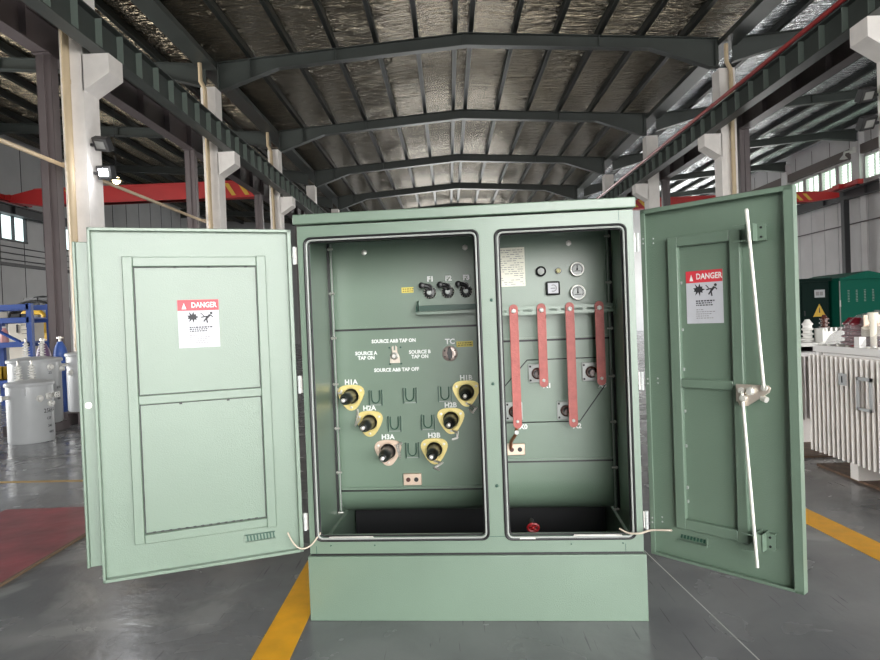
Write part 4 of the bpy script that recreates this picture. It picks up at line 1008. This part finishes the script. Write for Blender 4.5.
# on its lid (local to x0,y0 = 2.95,3.3)
def lp(px, Y): return ((px - 449) * Y / 640 + .0 - 2.95, Y - 3.3)
for px, Y in ((842, 5.12), (848, 4.98)):
    u, v = lp(px, Y); q = MB(); sheds(q, (u + .05, v, 1.06), 4, .055, .085, .2, REDBR); q.build('red_bushing', T1, label='dark red resin bushing under plastic wrap')
for px, Y in ((860, 4.85), (873, 4.8), (884, 4.75)):
    u, v = lp(px, Y); u += .03; q = MB(); q.lathe([(.05, 0), (.062, .02), (.05, .05), (.03, .055), (.03, .08)], (u, v, 1.06), (0, 0, 1), DKBROWN, 16); o = q.build('secondary_bushing', T1, label='brown based secondary bushing')
    MB().lathe([(.045, .08), (.048, .1), (.045, .15), (.03, .155)], (u, v, 1.06), (0, 0, 1), CREAM, 16).build('cap', o)
    MB().box(u - .035, u + .035, v - .006, v + .006, 1.21, 1.3, PINKZ).build('spade_terminal', o)
u, v = lp(866, 4.75); q = MB(); q.lathe([(.022, 0), (.022, .2), (.034, .2), (.034, .255), (.03, .26)], (u + .02, v, 1.06), (0, 0, 1), CREAM, 16); q.build('filler_tube', T1, label='tall cream filler tube')
u, v = lp(852, 4.8); MB().box(u, u + .05, v - .03, v + .03, 1.06, 1.14, LIDG).build('lid_box', T1)
u, v = lp(823, 5.1); MB().lathe([(.03, 0), (.03, .08), (.02, .09)], (.13, 1.98, .98), (-1, 0, 0), LIDG, 12).build('lifting_eye', T1)
for k in range(5): 
    MB().ball((.14 + .02 * (k % 2), 1.85 - .22 * k, 1.07), .012, PORC, 8).build('lid_bolt', T1)
# plastic wrap draped
q = MB(); nx, ny = 14, 12; vs = []; fs = []
for j in range(ny):
    for i in range(nx):
        a = i / (nx - 1); b = j / (ny - 1); hgt = .27 * (math.sin(PI * min(max(a, .001), .999)) ** .5) * (math.sin(PI * min(max(b, .001), .999)) ** .5)
        hgt += random.uniform(-.018, .018) if 0 < i < nx - 1 and 0 < j < ny - 1 else 0
        vs.append((.08 + .62 * a, 1.38 + .6 * b, 1.063 + max(hgt, 0)))
for j in range(ny - 1):
    for i in range(nx - 1): fs.append((j * nx + i, j * nx + i + 1, (j + 1) * nx + i + 1, (j + 1) * nx + i))
q.add(vs, fs, WRAP); o = q.build('plastic_sheet', ang=20); o.location = (2.95, 3.3, 0)
tag(o, 'clear crumpled plastic sheet draped over the red bushings of the right transformer', 'plastic sheet')
T2 = radiator(3.08, 6.15, 3.98, 7.35, .3, .9, 1.0, 'pale oil transformer half hidden behind the right door and the nearer one')
MB().box(.0, .9, .0, 1.2, .95, 1.03, PORC).build('white_lid_cover', T2, label='white lid cover')
q = MB(); sheds(q, (.62, .22, 1.03), 6, .03, .055, .24, DKBROWN); q.build('brown_bushing', T2, label='dark brown ribbed bushing')
q = MB(); sheds(q, (.47, .25, 1.03), 4, .04, .062, .2, PORC); q.build('white_bushing', T2, label='white ribbed bushing')
q = MB(); q.box(.55, .84, .1, .2, 1.03, 1.13, PORC); q.box(.52, .54, .08, .22, 1.03, 1.16, PORC)
for k in range(6): q.box(.56 + k * .047, .58 + k * .047, .1, .2, 1.13, 1.165, PORC)
q.build('terminal_cover', T2, label='white comb shaped terminal cover')
tag(MB().box(3.13, 4.3, 2.6, 5.56, .001, .02, WOOD).build('wooden_board'), 'brown wooden board under the nearer right transformer', 'board')
tag(MB().box(3.0, 4.3, 5.75, 7.6, .001, .02, WOOD).box(3.1, 4.2, 6.2, 6.3, .02, .28, FINP).box(3.1, 4.2, 7.1, 7.2, .02, .28, FINP).build('wooden_board') if False else MB().box(3.0, 4.3, 5.85, 7.6, .001, .02, WOOD).build('wooden_board'), 'brown wooden board under the farther right transformer', 'board')

# kiosks
def doorpanel(t, x0, x1, z0, z1, y, mt, handle=True):
    o = MB().box(x0, x1, y - .03, y, z0, z1, mt).build('kiosk_door', t, bevel=.005)
    if handle: MB().box(x0 + .05, x0 + .08, y - .06, y - .03, (z0 + z1) / 2 - .08, (z0 + z1) / 2 + .08, DARKS).build('door_handle', o)
    return o
t = thing('transformer_kiosk', 'dark green metal kiosk with a yellow warning triangle, left of the emerald one', 'kiosk', (8.6, 20.3, 0))
MB().box(0, 3.36, 0, 1.8, .1, 2.12, KIOSKD).box(.05, 3.3, .05, 1.75, 0, .1, DARKS).build('kiosk_body', t)
MB().box(-.05, 3.4, -.1, 1.9, 2.12, 2.22, KIOSKD).build('kiosk_roof', t)
for x0, x1 in ((.1, 1.1), (1.15, 2.45), (2.5, 3.3)): doorpanel(t, x0, x1, .2, 2.06, 0, KIOSKD)
u = 11.63 - 8.6 + .0
MB().prism([(u - .2, 1.02), (u + .2, 1.02), (u, 1.42)], YEL, lambda a, b, q_: Vector((a, -.034 - .004 * q_, b))).prism([(u - .02, 1.14), (u + .02, 1.14), (u + .01, 1.3), (u - .01, 1.3)], INK, lambda a, b, q_: Vector((a, -.04 - .002 * q_, b))).build('warning_triangle', t, label='yellow warning triangle')
q = MB().box(u - .14, u + .18, -.04, -.03, 1.62, 1.86, GREYP)
for a in (-.1, .02): q.box(u + a, u + a + .1, -.044, -.04, 1.68, 1.8, INKG)
q.build('info_plate', t, label='grey plate')
t = thing('transformer_kiosk', 'emerald green metal kiosk with a shallow gable roof and rows of vent holes', 'kiosk', (12.06, 19.9, 0))
MB().box(0, 1.6, 0, 2.6, .1, 2.2, KIOSK).box(.05, 1.55, .05, 2.5, 0, .1, DARKS).build('kiosk_body', t)
MB().prism([(-.06, 2.17), (.8, 2.38), (1.68, 2.17), (1.68, 2.13), (-.06, 2.13)], KIOSK, lambda a, b, q_: Vector((a, -.12 + 2.85 * q_, b))).build('kiosk_roof', t)
q = MB()
for c in range(4):
    for r in range(8): 
        for e in (0, .03): q.box(.24 + c * .25 + e, .255 + c * .25 + e, -.006, .0, 1.45 + r * .048, 1.47 + r * .048, TRIM)
q.build('vent_holes', t, label='four columns of small pale vent marks')
MB().box(-.012, .0, -.02, .02, .2, 2.1, TRIM).box(-.03, .0, -.04, -.01, 1.3, 1.5, PORC).build('door_edge', t)
# meter boxes and bracket gear on the right wall
t = thing('wall_lamp', 'white lamp bracket on the right wall pilaster above the windows', 'lamp', (18.2, 28.75, 8.15))
MB().box(-.12, .06, -.1, .1, -.1, .15, PORC).tube([(-.1, 0, 0), (-.4, 0, -.05), (-.45, 0, -.25)], .05, PORC, 8).build('bracket', t)
MB().lathe([(.05, .0), (.16, -.14)], (-.45, 0, -.2), (0, 0, 1), PORC, 12, cap=False).build('lamp_shade', t)

# ================================================================== light
w = bpy.data.worlds.new('sky'); S.world = w; w.use_nodes = True; nt = w.node_tree; bg = nt.nodes['Background']
tc = nd(nt, 'ShaderNodeTexCoord'); sp = nd(nt, 'ShaderNodeSeparateXYZ'); rp = nd(nt, 'ShaderNodeValToRGB')
nt.links.new(tc.outputs['Generated'], sp.inputs[0]); nt.links.new(sp.outputs['Z'], rp.inputs['Fac']); nt.links.new(rp.outputs['Color'], bg.inputs['Color'])
rp.color_ramp.elements[0].position = 0; rp.color_ramp.elements[0].color = (.85, .84, .8, 1)
rp.color_ramp.elements[1].position = .03; rp.color_ramp.elements[1].color = (1., .985, .95, 1)
e = rp.color_ramp.elements.new(1.); e.color = (.85, .93, 1, 1)
bg.inputs['Strength'].default_value = 8.
def portal(name, loc, rot, sx, sy):
    l = bpy.data.lights.new(name, 'AREA'); l.shape = 'RECTANGLE'; l.size = sx; l.size_y = sy; l.cycles.is_portal = True
    o = bpy.data.objects.new(name, l); COL.objects.link(o); o.location = loc; o.rotation_euler = rot
portal('portal_back', (3.3, YB - .1, 3.2), (PI / 2, 0, 0), 8.6, 6.4)
portal('portal_back_right', (12.25, YB - .1, 3), (PI / 2, 0, 0), 6.5, 6)
portal('portal_far', (.7, YF + .1, 4), (-PI / 2, 0, 0), 6.6, 8)
portal('portal_right', (18.6, 40.75, 3.1), (PI / 2, 0, PI / 2), 10.5, 6.2)
portal('portal_right_near', (18.6, -1, 2.5), (PI / 2, 0, PI / 2), 6, 5)
portal('portal_left', (XL - .1, 9.85, 3), (PI / 2, 0, -PI / 2), 9.3, 6)

S.view_settings.view_transform = 'Standard'; S.view_settings.look = 'None'; S.view_settings.gamma = 1; S.view_settings.use_curve_mapping = False
S.view_settings.exposure = 0.97
S.cycles.max_bounces = 8; S.cycles.diffuse_bounces = 5; S.cycles.glossy_bounces = 4; S.cycles.sample_clamp_indirect = 6
S.cycles.use_denoising = True
